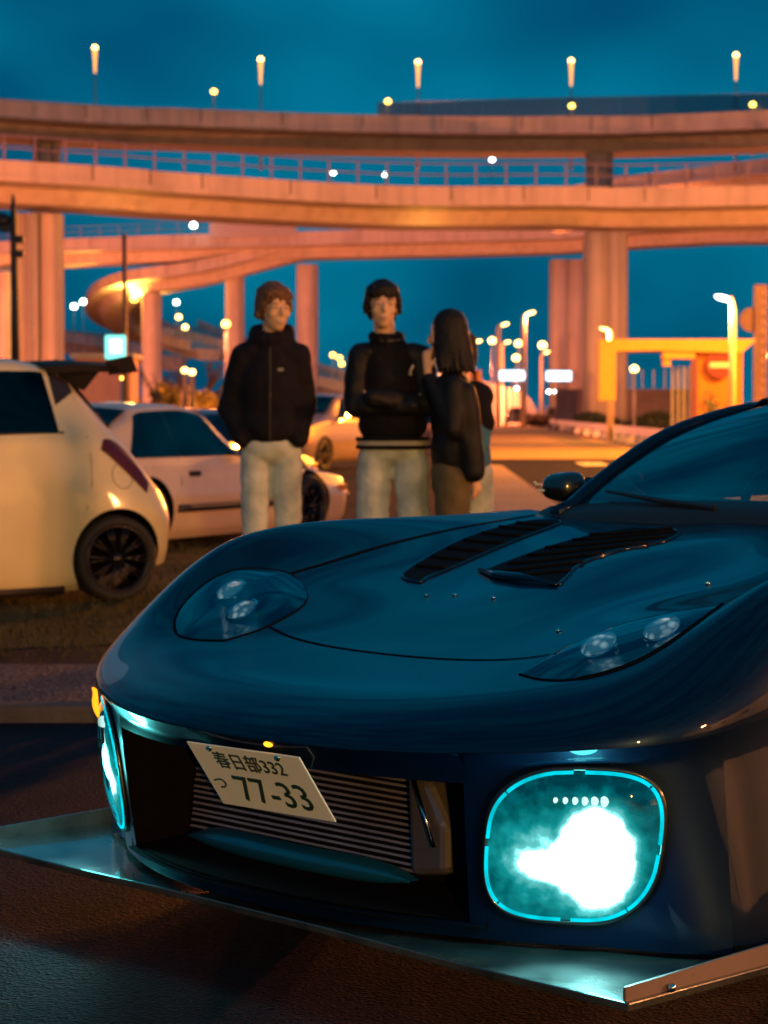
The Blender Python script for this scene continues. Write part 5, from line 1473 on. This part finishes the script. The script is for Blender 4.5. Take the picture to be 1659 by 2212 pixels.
def finger_set(mb, wrist, d, n_, spread, l=.085):
    """palm and five fingers: wrist point, direction, palm normal"""
    d = Vector(d).normalized(); n_ = Vector(n_).normalized(); sd = d.cross(n_).normalized()
    w = Vector(wrist); palm = w + d * .085
    mb.capsule(w, palm, .026, .030, 10)
    for i, (o_, k) in enumerate(((-.028, .85), (-.010, 1.0), (.010, .95), (.028, .75))):
        b = palm + sd * o_ + d * .005; m1 = b + d * l * k * .5 + n_ * .008; m2 = m1 + (d * .7 + n_ * .7).normalized() * l * k * .42
        mb.capsule(b, m1, .010, .009, 8); mb.capsule(m1, m2, .009, .007, 8)
    t0 = w + d * .03 + sd * -.026; t1 = t0 + (d * .7 - sd * .6 + n_ * .3).normalized() * .045; mb.capsule(t0, t1, .011, .010, 8); mb.capsule(t1, t1 + (d + n_ * .4).normalized() * .032, .010, .008, 8)
def shoes(parent, feet, yaw=0):
    for (x, y) in feet:
        mb = MB(); mb.ellipsoid((x, y - .07, .045), (.050, .14, .045)); mb.ellipsoid((x, y + .02, .06), (.045, .075, .06))
        organic('shoe', mb, M_shoe, parent, .014, 3)
def legs(parent, hip_z, hips, knees, ankles, r, m, wr=.010, seat=(.17, .12, .13), name='jeans'):
    mb = MB(); cx = sum(h[0] for h in hips) / 2; cyy = sum(h[1] for h in hips) / 2
    mb.ellipsoid((cx, cyy, hip_z), seat, 18, 12)
    for h, k_, a in zip(hips, knees, ankles):
        mb.capsule(h, k_, r[0], r[1]); mb.capsule(k_, a, r[1], r[2])
        mb.capsule(Vector(a) + Vector((0, 0, .03)), Vector(a) + Vector((0, -.02, -.02)), r[2], r[2] * 1.12)
    return organic(name, mb, m, parent, .011, 4, wr, 10)

# ---- man 1: hooded navy coat, hands in pockets, head turned to his friends
def man1():
    p = at(585, VH, 11.6); g = empty('person', (p.x, p.y, 0)); tag(g, 'smiling person in a dark hooded puffer coat and pale jeans, hands in pockets', 'person')
    hc = (.018, -.02, 1.635)
    mb = MB(); T, Rm = head_shapes(mb, hc, R(28), R(2))
    mb.capsule((.0, .03, 1.40), (.012, .0, 1.56), .056, .052); mb.ellipsoid((0, .04, 1.34), (.12, .06, .06))
    mb.capsule((0, .03, 1.32), (0, .03, 1.0), .08, .09)
    b = organic('body', mb, M_skin, g, .0075, 3)
    face_details(b, T, Rm, True); hair_short(b, T, Rm, M_hair_br, .012, 4, .99)
    mb = MB()
    mb.ellipsoid((0, .03, 1.22), (.170, .14, .25)); mb.ellipsoid((0, .03, 1.05), (.168, .145, .13)); mb.ellipsoid((0, .03, 1.39), (.150, .11, .09))
    for s in (-1, 1):
        sh = Vector((s * .135, .02, 1.40)); el = Vector((s * .168 - (.045 if s < 0 else 0), .05, 1.13)); ha = Vector((s * .140, -.03, .99))
        mb.capsule(sh, el, .072, .062); mb.capsule(el, ha, .062, .054); mb.ellipsoid(sh + Vector((-s * .05, 0, .02)), (.09, .08, .06))
    # stand-up collar and hood
    for i in range(14):
        a = 2 * math.pi * i / 14; mb.ellipsoid((.005 + .088 * math.sin(a), .02 - .084 * math.cos(a) + .01, 1.482 + .05 * (1 - math.cos(a)) * .5 ), (.034, .034, .046), 10, 8)
    mb.ellipsoid((0, .12, 1.47), (.115, .07, .09))
    c = organic('coat', mb, M_navyjacket, g, .014, 4, .009, 7)
    MB().tube([(0.0, -.118, 1.44), (.003, -.128, 1.3), (0, -.132, 1.15), (0, -.125, .97)], .005, 6).build('zip', M_black, c)
    MB().box((.055, -.122, 1.33), (.028, .004, .016)).build('chest_badge', mat('badge', (.2, .18, .2), .6), c)
    legs(g, .95, ((-.078, .03, .90), (.078, .03, .90)), ((-.082, .0, .52), (.084, .01, .52)), ((-.088, .02, .13), (.085, .03, .13)), (.082, .066, .060), M_denim, .006, (.150, .115, .10))
    shoes(g, ((-.115, .0), (.105, .01)))
man1()
# ---- man 2: black baseball jacket with leather sleeves, arms crossed
def man2():
    p = at(848, VH, 11.6); g = empty('person', (p.x, p.y, 0)); tag(g, 'person with arms crossed in a black baseball jacket with leather sleeves', 'person')
    hc = (-.05, -.03, 1.645)
    mb = MB(); T, Rm = head_shapes(mb, hc, R(6), R(-3))
    mb.capsule((-.03, .03, 1.40), (-.045, -.005, 1.57), .057, .053); mb.ellipsoid((-.02, .04, 1.34), (.12, .06, .06)); mb.capsule((-.02, .03, 1.32), (0, .03, 1.0), .08, .09)
    # hands tucked in the crook of the arms
    finger_set(mb, (.09, -.085, 1.175), (.75, .35, .25), (0, 1, .2), 1, .05); finger_set(mb, (-.10, -.085, 1.16), (-.8, .4, .2), (0, 1, .2), 1, .05)
    b = organic('body', mb, M_skin, g, .0075, 3)
    face_details(b, T, Rm, False); hair_short(b, T, Rm, M_hair_bk, .008, 9, 1.0)
    mb = MB()
    mb.ellipsoid((-.01, .03, 1.23), (.175, .135, .23)); mb.ellipsoid((.0, .03, 1.06), (.180, .14, .12)); mb.ellipsoid((-.015, .03, 1.40), (.155, .10, .08))
    for i in range(12):
        a = 2 * math.pi * i / 12; mb.ellipsoid((-.032 + .070 * math.sin(a), .02 - .066 * math.cos(a), 1.485 + .014 * (1 - math.cos(a))), (.025, .025, .028), 10, 8)
    c = organic('jacket', mb, M_blackcloth, g, .013, 4, .008, 8)
    for s in (-1, 1):
        mb = MB(); sh = Vector((-.012 + s * .150, .02, 1.395)); el = Vector((-.005 + s * .185, -.03, 1.155)); ha = Vector((-s * .10, -.155 - .02 * s, 1.17 + .02 * s))
        mb.capsule(sh, el, .070, .062); mb.capsule(el, ha, .060, .045); mb.ellipsoid(sh + Vector((-s * .035, 0, .015)), (.078, .072, .06))
        organic('sleeve', mb, M_leather, c, .012, 3, .008, 11)
    # ribbed hem with pale stripes, collar stripe, small chest emblem
    for z_, r_, m in ((.985, .008, M_blackcloth), (.972, .004, M_rib), (.958, .004, M_rib), (.944, .008, M_blackcloth)):
        MB().tube([(.002 + .178 * math.sin(a), .03 - .140 * math.cos(a), z_) for a in [2 * math.pi * i / 32 for i in range(32)]], r_ * 1.4, 6, closed=True).build('hem_band', m, c, smooth=True)
    MB().tube([(-.032 + .086 * math.sin(a), .02 - .082 * math.cos(a), 1.494 - .02 * math.cos(a)) for a in [2 * math.pi * i / 24 for i in range(24)]], .004, 6, closed=True).build('collar_stripe', mat('collar_grey', (.12, .11, .13), .8), c, smooth=True)
    e = MB(); e.tube([(.085, -.128, 1.315), (.098, -.130, 1.345), (.102, -.128, 1.35)], .006, 6); e.tube([(.080, -.128, 1.31), (.094, -.128, 1.305)], .005, 6)
    e.build('chest_emblem', M_rib, c, smooth=True)
    legs(g, .95, ((-.092, .03, .88), (.092, .03, .88)), ((-.102, .0, .52), (.108, .0, .52)), ((-.108, .02, .13), (.118, .02, .13)), (.090, .082, .080), M_denim, .007, (.165, .12, .10))
    shoes(g, ((-.105, .0), (.115, .0)))
man2()
# ---- person 3: long black hair, leather jacket, seen from the side
def woman():
    p = at(978, VH, 11.5); g = empty('person', (p.x, p.y, 0)); tag(g, 'person with long black hair in a black leather jacket, turned sideways', 'person'); g.scale = (.84, .84, 1)
    hc = (-.045, .0, 1.50)
    mb = MB(); T, Rm = head_shapes(mb, hc, R(-98), R(4))
    mb.capsule((.0, .02, 1.30), (-.02, .0, 1.42), .052, .048); mb.ellipsoid((.02, .02, 1.22), (.06, .10, .05)); mb.capsule((0, .02, 1.2), (0, .02, .9), .07, .08)
    finger_set(mb, (-.150, -.05, 1.315), (-.05, .2, .9), (.5, .8, 0), 1, .035)
    mb.capsule((-.150, -.05, 1.315), (-.10, -.08, 1.25), .020, .026)
    b = organic('body', mb, M_skin, g, .0075, 3)
    face_details(b, T, Rm)
    mb = MB(); mb.ellipsoid(T((0, .03, .045)), (.092, .105, .088), 18, 12, Rm)
    rd = random.Random(3)
    for i in range(90):
        a = .62 + 5.04 * (i % 45) / 44 + rd.gauss(0, .04); x = math.sin(a) * .085; y = -math.cos(a) * .098 + .03
        tt = T((x * .86, y * .86 + .004, .045)); ml = T((x * 1.0, y * 1.02, -.05)); mb.capsule(tt, ml, .020, .022, 8); mb.capsule(ml, T((x * 1.12 + rd.gauss(0, .012), y * 1.15 + .012, -.142 - .055 * rd.random())), .022, .007, 8)
    organic('hair', mb, M_hair_bk, b, .008, 3, .003, 50)
    mb = MB()
    mb.ellipsoid((.0, .02, 1.12), (.135, .175, .22)); mb.ellipsoid((.01, .02, .93), (.145, .175, .17)); mb.ellipsoid((.0, .02, 1.25), (.11, .17, .08))
    for s, el, ha in ((-1, (.0, -.18, 1.05), (-.135, -.075, 1.275)), (1, (.10, .19, 1.0), (.03, .16, .82))):
        sh = Vector((.0, s * .15 + .02, 1.24)); mb.capsule(sh, el, .070, .062); mb.capsule(el, ha, .062, .046)
    mb.capsule((.07, -.12, 1.2), (.115, -.11, .84), .075, .075)
    organic('jacket', mb, M_leather, g, .013, 4, .008, 5)
    mb = MB(); mb.ellipsoid((0, .02, .80), (.13, .16, .16)); mb.capsule((.0, -.05, .78), (-.01, -.05, .22), .11, .09); mb.capsule((.0, .09, .78), (.015, .09, .22), .11, .09)
    organic('trousers', mb, M_olive, g, .015, 4, .010, 7)
    shoes(g, ((-.02, -.05), (.01, .09)))
    MB().box((.125, -.155, .86), (.02, .01, .05), ry=.4).build('zip_pull', M_chrome, g)
woman()
# ---- person 4: mostly hidden behind, blue coat and dark jacket
def fourth():
    p = at(1008, VH, 12.3); g = empty('person', (p.x, p.y, 0)); tag(g, 'person in blue mostly hidden behind the long-haired person', 'person')
    mb = MB(); T, Rm = head_shapes(mb, (-.05, .06, 1.42), R(-60)); mb.capsule((-.02, .03, 1.22), (-.05, .06, 1.38), .05, .048); mb.capsule((0, .02, 1.2), (0, .02, .9), .10, .11)
    finger_set(mb, (.035, -.10, .80), (.15, -.1, -.95), (-.6, .3, 0), 1, .06)
    b = organic('body', mb, M_skin, g, .008, 3); hair_short(b, T, Rm, M_hair_bk, .01, 12)
    mb = MB(); mb.ellipsoid((0, .02, 1.08), (.13, .14, .21)); mb.ellipsoid((0, .02, .90), (.135, .14, .16)); 
    mb.capsule((.06, -.06, 1.2), (.075, -.10, 1.0), .06, .055); mb.capsule((.075, -.10, 1.0), (.04, -.10, .82), .055, .04)
    organic('coat', mb, M_bluecloth, g, .014, 4, .008, 8)
    mb = MB(); mb.capsule((.05, -.05, 1.22), (.085, -.09, 1.06), .068, .062); mb.ellipsoid((.02, .0, 1.2), (.13, .14, .09)); organic('shawl', mb, M_blackcloth, g, .014, 3, .006, 9)
    legs(g, .80, ((-.06, .03, .78), (.06, .03, .78)), ((-.06, .02, .46), (.065, .02, .46)), ((-.06, .03, .12), (.07, .03, .12)), (.09, .075, .065), M_denim, .008, (.13, .12, .12), 'trousers')
    shoes(g, ((-.06, .0), (.07, .0)))
fourth()
